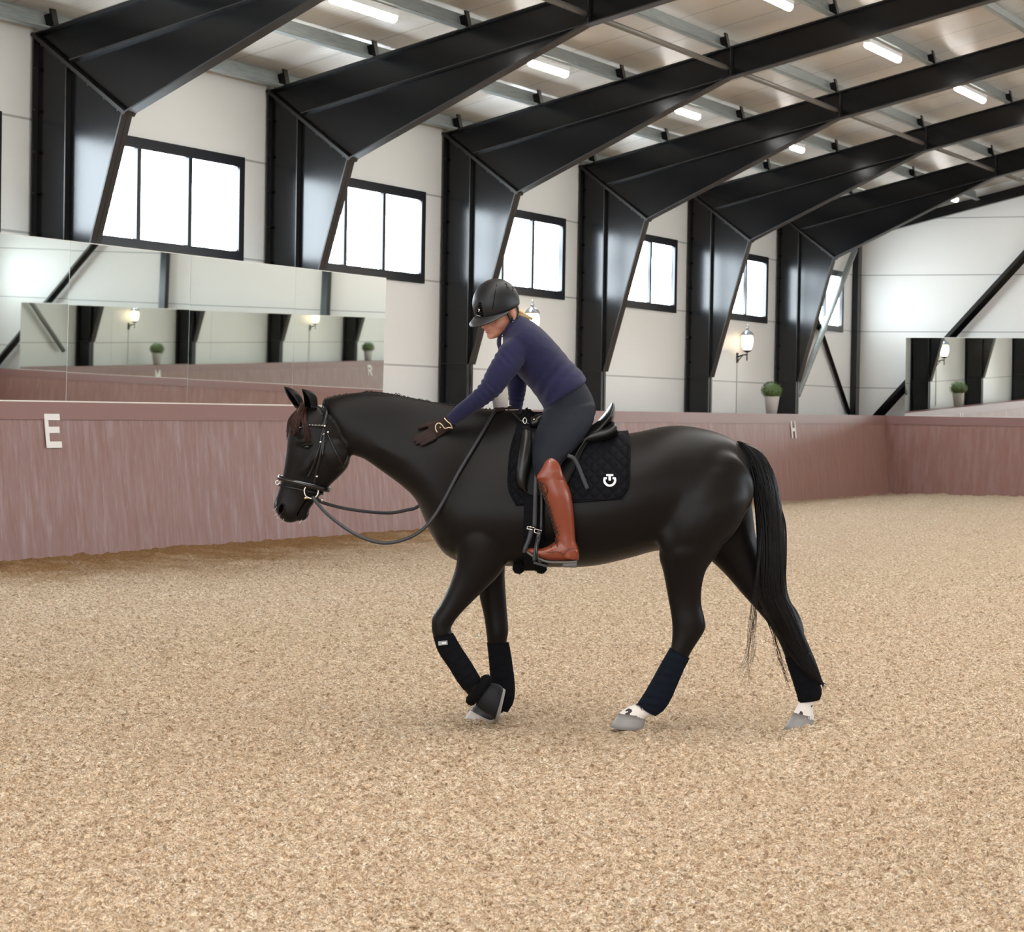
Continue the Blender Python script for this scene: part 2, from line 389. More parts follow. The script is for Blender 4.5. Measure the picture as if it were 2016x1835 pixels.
for k in range(1, 7):
    x1 = FX(k+1) if k < 6 else END_X-.1
    mb = MB().tube([(FX(k)+.02, 0, 0), (x1-.02, 0, 0)], .036, 12)
    o = mb.obj('tie_tube', MAT['tube'], smooth=True); o.location = (0, -4.02, 6.0); tag(o, 'brownish round tie tube at the haunch tips '+BAYS[k-1], 'tie tube', 'tie tubes')

# tube lights
def light(x0, x1, y, label):
    z = zt(y)-.05
    root = thing('ceiling_light', label, 'light', ((x0+x1)/2, y-.02, z), group='tube lights under the purlins')
    h = (x1-x0)/2
    MB().box((-h, -.045, -.02), (h, .045, .035)).obj('housing', MAT['lamp_housing'], root)
    MB().tube([(-h, 0, -.035), (-h+.05, 0, -.045), (h-.05, 0, -.045), (h, 0, -.035)], [.03, .052, .052, .03], 12).obj('tube_diffuser', MAT['lamp_tube'], root, True)
PY1, PY2 = -2.46, -5.35
for (ua, va, ub, vb), y, lb in [((648, -12, 775, 30), PY1, 'glowing tube light between the first two rafters, at the top edge'), ((1040, 121, 1113, 143), PY1, 'glowing tube light under the second rafter from the left'),
        ((1330, 213, 1373, 228), PY1, 'glowing tube light under the third rafter from the left'), ((1556, 284, 1578, 292), PY1, 'short glowing light mostly hidden by the fourth rafter'),
        ((1500, -10, 1553, 13), PY2, 'glowing tube light cut by the top edge, upper row'), ((1703, 88, 1767, 116), PY2, 'glowing tube light between the third and fourth rafters, upper row'),
        ((1880, 174, 1934, 195), PY2, 'glowing tube light between the fourth and fifth rafters, upper row')]:
    a, b = wp(ua, va, 1, y)[0], wp(ub, vb, 1, y)[0]; light(a, b, y, lb)
a = wp(1875, 398, 1, PY1)[0]; light(a-.8, a+.25, PY1, 'small glowing light just in front of the end wall')

# kickboards
BT, BB, BZ = -.75, -.92, 1.54
EX_T, EX_B = 24.89, 24.72
def board(name, label, poly, axis, a, b, cap):
    root = thing(name, label, 'kickboard')
    MB().prism(poly, axis, a, b).obj('panel', MAT['board'], root)
    MB().prism(cap, axis, a, b).obj('cap_strip', MAT['board_cap'], root)
n = (BB-BT)/BZ
for nm, s, lb in (('l', 1, 'long red-brown leaning kickboard along the left wall with letters E and H'), ('r', -1, 'red-brown leaning kickboard of the opposite long wall, seen in the mirrors')):
    f = (lambda y: y) if s == 1 else mirY
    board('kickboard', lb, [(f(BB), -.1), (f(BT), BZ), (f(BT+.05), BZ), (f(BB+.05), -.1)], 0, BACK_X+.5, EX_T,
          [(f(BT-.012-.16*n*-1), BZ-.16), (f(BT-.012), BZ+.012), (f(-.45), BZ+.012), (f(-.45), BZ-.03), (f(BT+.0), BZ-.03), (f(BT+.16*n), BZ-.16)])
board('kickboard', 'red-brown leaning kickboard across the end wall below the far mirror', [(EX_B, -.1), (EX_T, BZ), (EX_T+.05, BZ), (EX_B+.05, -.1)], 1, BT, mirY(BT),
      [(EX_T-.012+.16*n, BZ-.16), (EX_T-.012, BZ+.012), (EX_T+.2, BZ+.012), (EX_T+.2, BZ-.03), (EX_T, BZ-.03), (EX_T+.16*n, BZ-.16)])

# dressage letters: strokes of even width lying on the leaning board
def letter(ch, strokes, x, s, label, w=.26, h=.315, st=.062):
    f = 1 if s == 1 else -1
    y = (BT if s == 1 else mirY(BT))
    zc_ = 1.27; yy = y+f*(BB-BT)*(BZ-zc_)/BZ
    mb = MB()
    for k, line in enumerate(strokes):
        for (a, b), (c, d) in zip(line, line[1:]):
            p, q = A3((a-.5)*w*f, (b-.5)*h), A3((c-.5)*w*f, (d-.5)*h); t = (q-p)/(np.linalg.norm(q-p)+1e-9); nn = A3(-t[1], t[0])*st/2
            poly = [p+nn, q+nn, q-nn, p-nn]
            mb.prism([tuple(g) for g in poly], 1, -.004-.0003*k, .002)
    root = mb.obj('arena_letter', MAT['letter']); root.location = (x, yy-f*.012, zc_)
    root.rotation_euler = (-math.atan2(BB-BT, BZ)*f*-1*-1, 0, 0) if 0 else (math.atan2(BT-BB, BZ)*-f, 0, 0)
    tag(root, label, 'letter', 'white arena letters')
i_ = .11
E_ = [[(i_, 0), (i_, 1)], [(0, .93), (1, .93)], [(0, .53), (.92, .53)], [(0, .07), (1, .07)]]
H_ = [[(i_, 0), (i_, 1)], [(1-i_, 0), (1-i_, 1)], [(0, .5), (1, .5)]]
M_ = [[(i_, 0), (i_, 1)], [(1-i_, 0), (1-i_, 1)], [(i_, .97), (.5, .35), (1-i_, .97)]]
R_ = [[(i_, 0), (i_, 1)], [(0, .93), (.65, .93), (.86, .86), (.9, .72), (.86, .58), (.65, .5), (0, .5)], [(.5, .5), (.93, 0)]]
S_ = [[(.95, .85), (.8, .93), (.3, .93), (.1, .83), (.1, .62), (.3, .53), (.7, .47), (.9, .38), (.9, .17), (.7, .07), (.2, .07), (.05, .15)]]
le = wp(100.5, 847, 1, -.77)[0]; lh = wp(1560, 845, 1, -.77)[0]
letter('E', E_, le, 1, 'white letter E on the kickboard left of the horse head'); letter('H', H_, lh, 1, 'white letter H on the kickboard above the horse tail')
letter('M', M_, 17.6, -1, 'white letter M on the opposite board, reflected in the long mirror'); letter('R', R_, 5.5, -1, 'white letter R on the opposite board, reflected near the mirror end')

# mirrors
def mirror_panel(x0, x1, tilt, yaw_, label):
    z0, z1 = 1.565, 3.135
    root = thing('wall_mirror', label, 'mirror', ((x0+x1)/2, BT-.005, z0), group='long wall mirror panels'); root.rotation_euler = (tilt, 0, yaw_)
    h = (x1-x0)/2-.004
    MB().box((-h, 0, 0), (h, .006, z1-z0)).obj('glass', MAT['mirror'], root)
    MB().box((-h-.003, -.002, -.02), (h+.003, .03, .0)).obj('bottom_rail', MAT['mirror_edge'], root); MB().box((-h-.003, .002, z1-z0), (h+.003, .02, z1-z0+.008)).obj('top_edge', MAT['mirror_edge'], root)
seams = [wp(u, 640, 1, BT)[0] for u in (131, 369.5, 576, 755)]
sw_ = (seams[3]-seams[0])/3
seams = [seams[0]-2*sw_, seams[0]-sw_]+seams
ML = ['panel out of view beyond the left edge', 'panel cut by the left picture edge above the letter E', 'second panel from the left, reflecting a slanting brace', 'third panel from the left', 'rightmost panel, ending beside the white wall']
for i in range(1, 5): mirror_panel(seams[i], seams[i+1], [.0175, .0177, .0173, .0170, .0168][i], [0, 0, .0006, -.0005, .0004][i], 'tall frameless wall mirror '+ML[i])
ma, mz = wp(1781, 820, 0, EX_T+.03), wp(1781, 665, 0, EX_T+.03)
MYA, MZT = ma[1], mz[2]
pw = (MYA-mirY(MYA)-.3)/8
for i in range(8):
    y0 = MYA-i*pw
    root = thing('wall_mirror', ['frameless mirror on the end wall reflecting a lantern and a potted bush', 'end wall mirror panel cut by the right picture edge', 'end wall mirror panel, third from the left corner', 'end wall mirror panel, fourth from the left corner',
        'end wall mirror panel, fifth from the left corner', 'end wall mirror panel, sixth from the left corner', 'end wall mirror panel, seventh from the left corner', 'end wall mirror panel nearest the right corner'][i], 'mirror', (EX_T+.03, y0-pw/2, BZ+.02), group='end wall mirror panels')
    root.rotation_euler = (0, -.017, 0)
    MB().box((0, -pw/2+.002, 0), (.006, pw/2-.002, MZT-BZ-.02)).obj('glass', MAT['mirror'], root)
    MB().box((-.01, -pw/2, -.02), (.02, pw/2, 0)).obj('bottom_rail', MAT['mirror_edge'], root); MB().box((0, -pw/2, MZT-BZ-.02), (.015, pw/2, MZT-BZ-.01)).obj('top_edge', MAT['mirror_edge'], root)

# lanterns
def lantern(x, s, label):
    y = WALL_Y if s == 1 else OPP_Y
    root = thing('wall_lantern', label, 'lantern', (x, y, 2.55), 0 if s == 1 else math.pi, 'lit wall lanterns')
    mb = MB(); mb.box((-.035, -.02, -.1), (.035, .0, .08)); mb.obj('back_plate', MAT['lantern_metal'], root)
    mb = MB(); mb.tube([(0, -.01, .0), (0, -.07, .03), (0, -.13, .045), (0, -.19, .045)], .012, 8); mb.tube([(0, -.02, -.07), (0, -.06, -.02), (0, -.11, .035)], .009, 8)
    mb.tube([(0, -.19, -.06), (0, -.19, .1)], .011, 8); mb.obj('arm', MAT['lantern_metal'], root, True)
    c = (0, -.19, 0)
    MB().lathe(c, [(.03, .09), (.07, .11), (.075, .125), (.05, .13)]).obj('holder', MAT['lantern_metal'], root, True)
    MB().lathe(c, [(.055, .13), (.085, .17), (.105, .25), (.108, .32), (.095, .38), (.085, .40)]).obj('globe', MAT['globe'], root, True)
    MB().lathe(c, [(.11, .395), (.112, .41), (.085, .45), (.045, .475), (.02, .485), (.02, .50), (.03, .515), (.02, .53), (.012, .54), (.018, .555), (.010, .575), (.002, .60)]).obj('cap', MAT['lantern_cap'], root, True)
    MB().box((-.008, -.012, -1.0), (.008, 0, -.1)).obj('cable', MAT['cable'], root)
lx = wp(1451, 690, 1, WALL_Y)[0]; lx2 = wp(1024, 640, 1, WALL_Y)[0]
lantern(lx, 1, 'lit globe lantern on the wall above the potted bush'); lantern(lx2, 1, "lit globe lantern behind the rider's neck")
lantern(17.8, -1, 'lit globe lantern on the opposite wall, left one in the mirror'); lantern(7.9, -1, 'lit globe lantern on the opposite wall, right one in the mirror')

# potted boxwood balls on the ledge
def bush(x, y, label, seed):
    rg_ = random.Random(seed); z = BZ+.012
    root = thing('potted_bush', label, 'plant', (x, y, z), group='boxwood balls in pale pots')
    MB().lathe((0, 0, 0), [(.095, 0), (.135, .30), (.14, .31), (.125, .31), (.12, .27)]).obj('pot', MAT['pot'], root, True)
    MB().lathe((0, 0, 0), [(.118, .25), (.118, .275)]).obj('soil', MAT['soil'], root)
    mb = MB(); c = A3(0, 0, .41); mb.ell(c, [(.17, 0, 0), (0, .17, 0), (0, 0, .14)])
    for i in range(900):
        d = A3(rg_.gauss(0, 1), rg_.gauss(0, 1), rg_.gauss(0, 1)); d /= np.linalg.norm(d)
        p = c+d*A3(.2, .2, .165)*rg_.uniform(.85, 1.03); t = np.cross(d, A3(rg_.random(), rg_.random(), rg_.random())); t /= np.linalg.norm(t)
        q = np.cross(d, t)*.7+d*.5; l = rg_.uniform(.014, .024)
        mb.add([p-t*l*.5, p+q*l*.6, p+t*l*.5+d*.006, p-q*l*.6], [(0, 1, 2, 3)])
    mb.obj('foliage', MAT['leaf'], root)
px_ = wp(1519, 815, 1, -.56)[0]; px2 = wp(985, 798, 1, -.56)[0]
bush(px_, -.56, 'round clipped bush in a pale pot standing beside the last frame column', 1); bush(px2, -.56, "round bush in a pale pot glimpsed between the rider's arms", 2)
bush(17.3, mirY(-.56), 'round bush in a pale pot on the opposite ledge, left one in the mirror', 3); bush(5.2, mirY(-.56), 'round bush in a pale pot on the opposite ledge, right one in the mirror', 4)

# ------------------------------------------------------------------ sand floor: clumpy riding surface
def perlin(x, y, seed):
    xi = np.floor(x).astype(np.int64); yi = np.floor(y).astype(np.int64); xf = (x-xi).astype(np.float32); yf = (y-yi).astype(np.float32)
    def g(ix, iy):
        h = (ix*374761393+iy*668265263+seed*1442695041) & 0xffffffff
        h = ((h ^ (h >> 13))*1274126177) & 0xffffffff; h ^= h >> 16
        a = (h & 0xffff).astype(np.float32)*(2*math.pi/65536); return np.cos(a), np.sin(a)
    def dot(ix, iy, dx, dy):
        a, b = g(ix, iy); return a*dx+b*dy
    s = lambda t: t*t*t*(t*(t*6-15)+10)
    u, v = s(xf), s(yf)
    n00 = dot(xi, yi, xf, yf); n10 = dot(xi+1, yi, xf-1, yf); n01 = dot(xi, yi+1, xf, yf-1); n11 = dot(xi+1, yi+1, xf-1, yf-1)
    return (n00*(1-u)+n10*u)*(1-v)+(n01*(1-u)+n11*u)*v
def clods(x, y, seed):
    xi = np.floor(x).astype(np.int64); yi = np.floor(y).astype(np.int64); out = np.zeros(x.shape, np.float32)
    for dx in (-1, 0, 1):
        for dy in (-1, 0, 1):
            ix, iy = xi+dx, yi+dy; h = (ix*374761393+iy*668265263+seed*974711) & 0xffffffff; h = ((h ^ (h >> 13))*1274126177) & 0xffffffff; h ^= h >> 16
            cx, cy = ix+(h & 255)/255., iy+((h >> 8) & 255)/255.; r = .18+.42*((h >> 16) & 255)/255.; k = .4+.6*((h >> 24) & 255)/255.
            d2 = ((x-cx)**2+(y-cy)**2)/(r*r); out = np.maximum(out, (np.sqrt(np.clip(1-d2, 0, 1))*r*k*1.6).astype(np.float32))
    return out
SAND_MEAN = None
def sand_height(x, y):
    """tracks, hoof-turned clumps and a low bank along the boards"""
    wx = perlin(x*1.7, y*1.7, 21)*.25; wy = perlin(x*1.7, y*1.7, 22)*.25
    z = .022*perlin(x*.9+wx, y*.9+wy, 1)+.016*perlin(x*2.6+wx, y*2.6+wy, 2)
    a = perlin(x*6.5, y*6.5, 3); b = perlin(x*15, y*15, 4)
    z = z+.014*a+.012*np.abs(b)*1.3
    c = perlin(x*34, y*34, 5); z = z+.010*np.abs(c)
    d = perlin(x*75, y*75, 6); z = z+.006*d
    for sc, amp, sd in ((11., .026, 61), (24., .018, 62), (46., .0115, 63)):
        z = z+amp*clods(x*sc+wx, y*sc+wy, sd)
    bank = np.clip(1-(BB-y)/.8, 0, 1)
    tr = np.clip((x+5)/29, 0, 1.1)
    z = z+bank*(.055-.075*tr)+.012*bank*perlin(x*2.1, y*2.1, 9)
    global SAND_MEAN
    if SAND_MEAN is None: SAND_MEAN = float(np.median(z))
    return z.astype(np.float64)-SAND_MEAN-.004
def build_floor():
    rs = [.3, 1, 2, 3, 4, 5, 5.6]; r = 6.2
    while r < 12: rs.append(r); r *= 1.00155
    while r < 26: rs.append(r); r *= 1.0020
    while r < 72: rs.append(r); r *= 1.0034
    fine = np.arange(-.265, .2651, .00115)
    ang = np.concatenate([np.arange(-math.pi, -.27, .11), fine, np.arange(.28, math.pi-.02, .11)])
    rs = np.array(rs); th = YAW-ang
    X = CAM[0]+rs[:, None]*np.cos(th)[None]; Y = CAM[1]+rs[:, None]*np.sin(th)[None]
    X = np.clip(X, BACK_X, END_X-.01); Y = np.clip(Y, OPP_Y+.01, WALL_Y-.01)
    Z = sand_height(X, Y)
    nr, na = X.shape
    co = np.stack([X, Y, Z], -1).reshape(-1, 3)
    idx = np.arange(nr*na).reshape(nr, na)
    nx = np.roll(idx, -1, axis=1)
    q = np.stack([idx[:-1], idx[1:], nx[1:], nx[:-1]], -1).reshape(-1, 4)
    me = bpy.data.meshes.new('floor')
    me.vertices.add(len(co)); me.vertices.foreach_set('co', co.ravel().astype(np.float32))
    me.loops.add(q.size); me.loops.foreach_set('vertex_index', q.ravel().astype(np.int32))
    me.polygons.add(len(q)); me.polygons.foreach_set('loop_start', (np.arange(len(q))*4).astype(np.int32))
    me.update(calc_edges=True)
    x, y = co[:, 0], co[:, 1]
    dm = np.clip(1.05-(BB-y)/1.9+.55*perlin(x*.7, y*.7, 31)+.5*perlin(x*3, y*3, 32), 0, 1)*np.clip(1-(x-2)/16, .12, 1)
    dm = np.clip(dm*1.15, 0, 1)*.95
    at = me.attributes.new('damp', 'FLOAT', 'POINT'); at.data.foreach_set('value', dm.astype(np.float32))
    me.materials.append(MAT['sand'])
    struct(link('floor', me))
build_floor()

# ------------------------------------------------------------------ horse and rider: a local frame, x to the tail, y away from the camera side, z up
G = wp(1300, 1432, 2, 0.)
EX = Rv; EY = A3(math.cos(YAW), math.sin(YAW), 0)
RZ = YAW-math.pi/2
def tol(p): d = np.asarray(p)-G; return A3(d@EX, d@EY, p[2])
O_L = tol(CAM)
def P(u, v, d=0.):
    """a point of the upright plane d metres nearer than the horse's own mid-plane"""
    r = ray(u, v); rl = A3(r@EX, r@EY, r[2]); t = (-d-O_L[1])/rl[1]; return O_L+t*rl
def pray(u, v):
    r = ray(u, v); rl = A3(r@EX, r@EY, r[2]); return O_L, rl/np.linalg.norm(rl)
def S(u1, v1, u2, v2, w, d=0., e=0., p=2.):
    return np.concatenate([P(u1, v1, d), P(u2, v2, d), [w, e, p]])
def crom(A, sub):
    """Catmull-Rom through the rows of A (centripetal-free, uniform)"""
    A = np.asarray(A, float); n = len(A); out = []
    for i in range(n-1):
        p0 = A[i-1] if i else 2*A[0]-A[1]; p1, p2 = A[i], A[i+1]; p3 = A[i+2] if i+2 < n else 2*A[-1]-A[-2]
        for k in range(sub):
            t = k/sub
            out.append(.5*((2*p1)+(-p0+p2)*t+(2*p0-5*p1+4*p2-p3)*t*t+(-p0+3*p1-3*p2+p3)*t**3))
    out.append(A[-1]); return np.array(out)
LAT = A3(0, 1, 0)
def loft(st, n=28, sub=6, lat=None, cap=.35):
    """rings between paired outline points; w half-width, e taper of the width towards A (+) / B (-), p squareness"""
    R = crom(st, sub); R[:, 6] = np.maximum(R[:, 6], .002); V = []
    for r in R:
        A, B, w, e, p = r[:3], r[3:6], r[6], r[7], r[8]; c = (A+B)/2; h = (A-B)/2
        l = LAT if lat is None else lat
        for j in range(n):
            th = 2*math.pi*j/n; C_, S_n = math.cos(th), math.sin(th)
            C_ = math.copysign(abs(C_)**(2/p), C_); S_n = math.copysign(abs(S_n)**(2/p), S_n)
            V.append(c+h*C_+l*w*S_n*(1+e*C_))
    k = len(R); Fc = [(i*n+j, i*n+(j+1) % n, (i+1)*n+(j+1) % n, (i+1)*n+j) for i in range(k-1) for j in range(n)]
    V = np.array(V)
    for end, i in ((0, 0), (1, k-1)):                        # rounded ends
        ring = V[i*n:(i+1)*n] if end == 0 else V[i*n:(i+1)*n]
        c = ring.mean(0); c2 = V[(1 if end == 0 else k-2)*n:(2 if end == 0 else k-1)*n].mean(0)
        dr = c-c2; dr /= np.linalg.norm(dr)+1e-9; rad = np.linalg.norm(ring-c, axis=1).min(); base = len(V); prev = i*n
        if cap > 0:
            for sc, of in ((.8, .55), (.42, .9)):
                V = np.concatenate([V, c+(ring-c)*sc+dr*rad*cap*of]); nb = len(V)-n
                Fc += [((prev+j, nb+j, nb+(j+1) % n, prev+(j+1) % n) if end == 1 else (prev+(j+1) % n, nb+(j+1) % n, nb+j, prev+j)) for j in range(n)] if 0 else [(prev+j, prev+(j+1) % n, nb+(j+1) % n, nb+j) for j in range(n)]
                prev = nb
            V = np.concatenate([V, [c+dr*rad*cap]])
        else: V = np.concatenate([V, [c]])
        ap = len(V)-1; Fc += [(prev+j, prev+(j+1) % n, ap) for j in range(n)]
    return V, Fc
def L_(mb, st, **k): v, f = loft(st, **k); mb.add(v, f); return mb
def fused(name, mb, mats, parent, voxel, smooth=6, fac=.5):
    """all the pieces of mb grown into one continuous skin"""
    me = mb.mesh(name+'_raw', mats); o = bpy.data.objects.new(name, me); COL.objects.link(o)
    r = o.modifiers.new('r', 'REMESH'); r.mode = 'VOXEL'; r.voxel_size = voxel; r.use_smooth_shade = True
    s = o.modifiers.new('s', 'SMOOTH'); s.factor = fac; s.iterations = smooth
    bpy.context.view_layer.update(); dg = bpy.context.evaluated_depsgraph_get()
    nm = bpy.data.meshes.new_from_object(o.evaluated_get(dg)); o.modifiers.clear(); o.data = nm; nm.name = name
    nm.materials.clear()
    for mm in (mats if isinstance(mats, (list, tuple)) else [mats]): nm.materials.append(mm)
    nm.polygons.foreach_set('use_smooth', [True]*len(nm.polygons))
    bpy.data.meshes.remove(me)
    if parent: o.parent = parent
    return o
def verts(o):
    a = np.empty(len(o.data.vertices)*3, np.float32); o.data.vertices.foreach_get('co', a); return a.reshape(-1, 3)
def bvh(*obs):
    V, Fc, n = [], [], 0
    for o in obs:
        V += [tuple(v.co) for v in o.data.vertices]; Fc += [tuple(i+n for i in p.vertices) for p in o.data.polygons]; n = len(V)
    return BVHTree.FromPolygons(V, Fc)
def hit(T, u, v, off=0., fall=.12):
    """surface point and outward normal seen at (u, v), lifted by off"""
    o, d = pray(u, v); h = T.ray_cast(Vector(o), Vector(d))
    if h[0] is None:
        p = P(u, v, fall); q = T.find_nearest(Vector(p)); p = A3(*q[0]); n = A3(*q[1])
    else: p = A3(*h[0]); n = A3(*h[1])
    if n@d > 0: n = -n
    return p+n*off, n
MIR = A3(1, -1, 1)

# coat materials
m = MAT['coat'] = mat('black_brown_coat', (.0085, .0068, .0058), .38, spec=.13)
at = N(m, 'Attribute', attribute_name='sock')
nz = noise(m, mapped(m, (1, 1, 1)), 3.5, 3)
c = mix(m, nz, (.0046, .0040, .0040), (.0082, .0064, .0056))
sp = math_(m, 'GREATER_THAN', noise(m, mapped(m, (1, 1, 1)), 26, 1), .63)
wh = mix(m, sp, (.72, .68, .64), (.05, .045, .045))
L(m, mix(m, at.outputs['Fac'], c, wh), BS(m).inputs['Base Color'])
hn = noise(m, mapped(m, (1, 1, .35)), 160, 2); bump(m, hn, .05, .003)
BS(m).inputs['Sheen Weight'].default_value = .02
MAT['hair'] = mat('black_horse_hair', (.0040, .0035, .0042), .36, spec=.22)
m = MAT['forelock'] = mat('sunbleached_forelock_hair', (.040, .015, .010), .45, spec=.3)
MAT['hoof'] = mat('grey_hoof', (.26, .25, .245), .55)
MAT['hoof_pale'] = mat('pale_hoof', (.46, .42, .39), .55)
MAT['eye'] = mat('dark_horse_eye', (.002, .0015, .0015), .10, spec=.35)
MAT['dark'] = mat('hollow_and_seam_black', (.0006, .0005, .0005), .9, spec=.02)  # near-black paints the hollow shade of nostrils and mouth; also linings, seams, mesh
MAT['wrap'] = mat('black_fleece_bandage', (.0045, .0045, .0062), .9, spec=.1)
m = MAT['wrap_blue'] = mat('navy_fleece_bandage', (.0055, .0085, .0145), .9, spec=.1)
for w_ in ('wrap', 'wrap_blue'):
    m = MAT[w_]; x, y, z = sep(m); s_ = math_(m, 'SINE', math_(m, 'ADD', math_(m, 'MULTIPLY', z, 150), math_(m, 'MULTIPLY', x, 40)))
    bump(m, math_(m, 'ADD', s_, noise(m, mapped(m, (1, 1, 1)), 300, 2)), .3, .004)
MAT['leather'] = mat('black_leather', (.006, .006, .0065), .3, spec=.35)
MAT['patent'] = mat('black_patent_leather', (.006, .006, .007), .12)
MAT['rein'] = mat('black_rubber_rein', (.020, .021, .026), .5)
MAT['steel_bit'] = mat('polished_steel', (.60, .58, .54), .18, 1.)
MAT['brass'] = mat('pale_brass', (.75, .62, .36), .25, 1.)
MAT['fleece'] = mat('black_sheepskin', (.004, .004, .0045), .95, spec=.1)
MAT['white_tag'] = mat('white_logo', (.72, .72, .76), .5)
m = MAT['pad'] = mat('black_quilted_cotton', (.0042, .0044, .0062), .85, spec=.12)
x, y, z = sep(m); fq = 2*math.pi/.058
q1 = math_(m, 'ABSOLUTE', math_(m, 'SINE', math_(m, 'MULTIPLY', math_(m, 'ADD', x, z), fq/2)))
q2 = math_(m, 'ABSOLUTE', math_(m, 'SINE', math_(m, 'MULTIPLY', math_(m, 'SUBTRACT', x, z), fq/2)))
bump(m, math_(m, 'POWER', math_(m, 'MULTIPLY', q1, q2), .5), .75, .012)

HORSE_L = 'black dressage horse walking to the left across the sand, head lowered'
horse = thing('horse', HORSE_L, 'horse', (G[0], G[1], 0), RZ)
mb = MB()
# trunk and neck, one sweep from the poll to the dock
L_(mb, [S(634, 785, 684, 872, .062), S(652, 780, 691, 896, .072, p=2.2), S(700, 771, 714, 903, .078, e=-.2, p=2.2), S(762, 773, 752, 929, .088, e=-.3, p=2.2), S(820, 783, 790, 957, .105, e=-.38), S(880, 795, 818, 984, .13, e=-.42),
        S(935, 802, 833, 1018, .165, e=-.42), S(980, 806, 848, 1052, .205, e=-.42), S(1012, 807, 880, 1095, .235, e=-.40), S(1050, 816, 936, 1113, .255, e=-.33), S(1100, 836, 1012, 1115, .272, e=-.24), S(1150, 850, 1090, 1117, .288, e=-.15),
        S(1200, 855, 1165, 1115, .30, e=-.1), S(1250, 851, 1235, 1100, .30, e=-.06), S(1300, 840, 1296, 1084, .285, e=-.04), S(1342, 837, 1345, 1085, .27, e=-.03), S(1392, 845, 1390, 1085, .255), S(1428, 857, 1425, 1072, .215), S(1452, 872, 1455, 1035, .15), S(1468, 890, 1474, 990, .07)], n=36)
# shoulder, breast and quarter muscle
for d in (1, -1):
    def E3(u, v, dd, rx, ry, rz, tilt=0):
        c_, s_ = math.cos(tilt), math.sin(tilt); mb.ell(P(u, v, dd*d), [(rx*c_, 0, rx*s_), (0, ry, 0), (-rz*s_, 0, rz*c_)])
    E3(945, 985, .125, .15, .085, .30, -.42); E3(975, 1045, .150, .13, .085, .17, .2); E3(880, 1045, .085, .07, .075, .11, .2)
    E3(1405, 955, .145, .19, .10, .17, .3); E3(1375, 1010, .180, .18, .10, .20, 0); E3(1448, 965, .120, .095, .085, .14, 0)
    E3(1326, 1058, .205, .08, .055, .13, .1); E3(1335, 930, .19, .10, .06, .10, .3)
    E3(800, 905, .075, .20, .040, .045, -.50); E3(992, 1030, .195, .085, .055, .10, .5)
for d in (1, -1):
    L_(mb, [S(1330, 930, 1462, 925, .10, .15*d), S(1304, 1000, 1474, 985, .125, .172*d), S(1299, 1048, 1452, 1042, .120, .175*d), S(1304, 1085, 1412, 1084, .098, .165*d)], n=28)
trunk = fused('trunk', mb, MAT['coat'], None, .0095, 34)
mb = MB(); mb.add(verts(trunk), [tuple(p.vertices) for p in trunk.data.polygons])
td = trunk.data; bpy.data.objects.remove(trunk); bpy.data.meshes.remove(td)
# near hind, stepping forward under the body
L_(mb, [S(1310, 1040, 1440, 1040, .10, .175), S(1297, 1090, 1415, 1088, .10, .168), S(1305, 1125, 1391, 1122, .078, .15), S(1312, 1162, 1382, 1158, .060, .135), S(1318.5, 1198, 1381.5, 1190, .052, .13),
        S(1322.5, 1226, 1389, 1224, .052, .13), S(1323, 1250, 1387, 1243, .049, .13), S(1319.5, 1276, 1363, 1281, .042, .13), S(1305, 1303, 1348, 1312, .034, .13), S(1282, 1345, 1326, 1360, .033, .13), S(1259, 1381, 1300, 1402, .040, .13), S(1238, 1390, 1281, 1411, .038, .13), S(1220, 1403, 1273, 1411, .045, .13), S(1212, 1414, 1268, 1422, .048, .13)], n=24)
# far hind, trailing
L_(mb, [S(1315, 1000, 1478, 965, .12, -.125), S(1345, 1060, 1484, 1020, .12, -.14), S(1398, 1103, 1490, 1060, .105, -.145), S(1431, 1135, 1508, 1102, .085, -.14), S(1463, 1172, 1525, 1140, .065, -.135), S(1483, 1194, 1542, 1168, .055, -.13), S(1506, 1221, 1566, 1196, .050, -.13),
        S(1523, 1245, 1581, 1228, .050, -.13), S(1537, 1273, 1586, 1264, .044, -.13), S(1546, 1297, 1593, 1290, .037, -.13), S(1556, 1330, 1602, 1322, .034, -.13), S(1566, 1362, 1612, 1356, .037, -.13), S(1571, 1381, 1605, 1381, .036, -.13), S(1566, 1396, 1601, 1396, .038, -.13), S(1560, 1405, 1604, 1410, .044, -.13), S(1553, 1416, 1603, 1421, .048, -.13)], n=24)
# near fore, lifted
L_(mb, [S(895, 985, 1020, 1000, .10, .14), S(893, 1050, 1010, 1070, .10, .15), S(899, 1100, 990, 1122, .085, .15), S(888, 1143, 962, 1154, .066, .145), S(868, 1186, 932, 1183, .055, .14), S(853.5, 1209, 905, 1211, .050, .14), S(849, 1228, 889, 1234, .047, .14), S(852, 1252, 891, 1247, .044, .14),
        S(862, 1278, 902, 1270, .034, .14), S(888, 1318, 928, 1303, .032, .14), S(908, 1352, 945, 1332, .038, .14), S(926, 1374, 962, 1342, .038, .14), S(943, 1391, 976, 1349, .042, .14)], n=24)
# far fore, standing
L_(mb, [S(925, 1030, 1010, 1040, .09, -.13), S(938, 1100, 995, 1110, .078, -.14), S(943, 1170, 996, 1165, .060, -.14), S(952, 1212, 999, 1206, .051, -.14), S(957, 1246, 1001.5, 1243, .050, -.14), S(959, 1266, 998, 1264, .042, -.14), S(963, 1306, 1001, 1302, .033, -.14), S(967, 1350, 1008, 1350, .036, -.14),
        S(966, 1372, 1008, 1380, .040, -.14), S(950, 1385, 990, 1403, .038, -.14), S(933, 1392, 972, 1412, .044, -.14)], n=24)
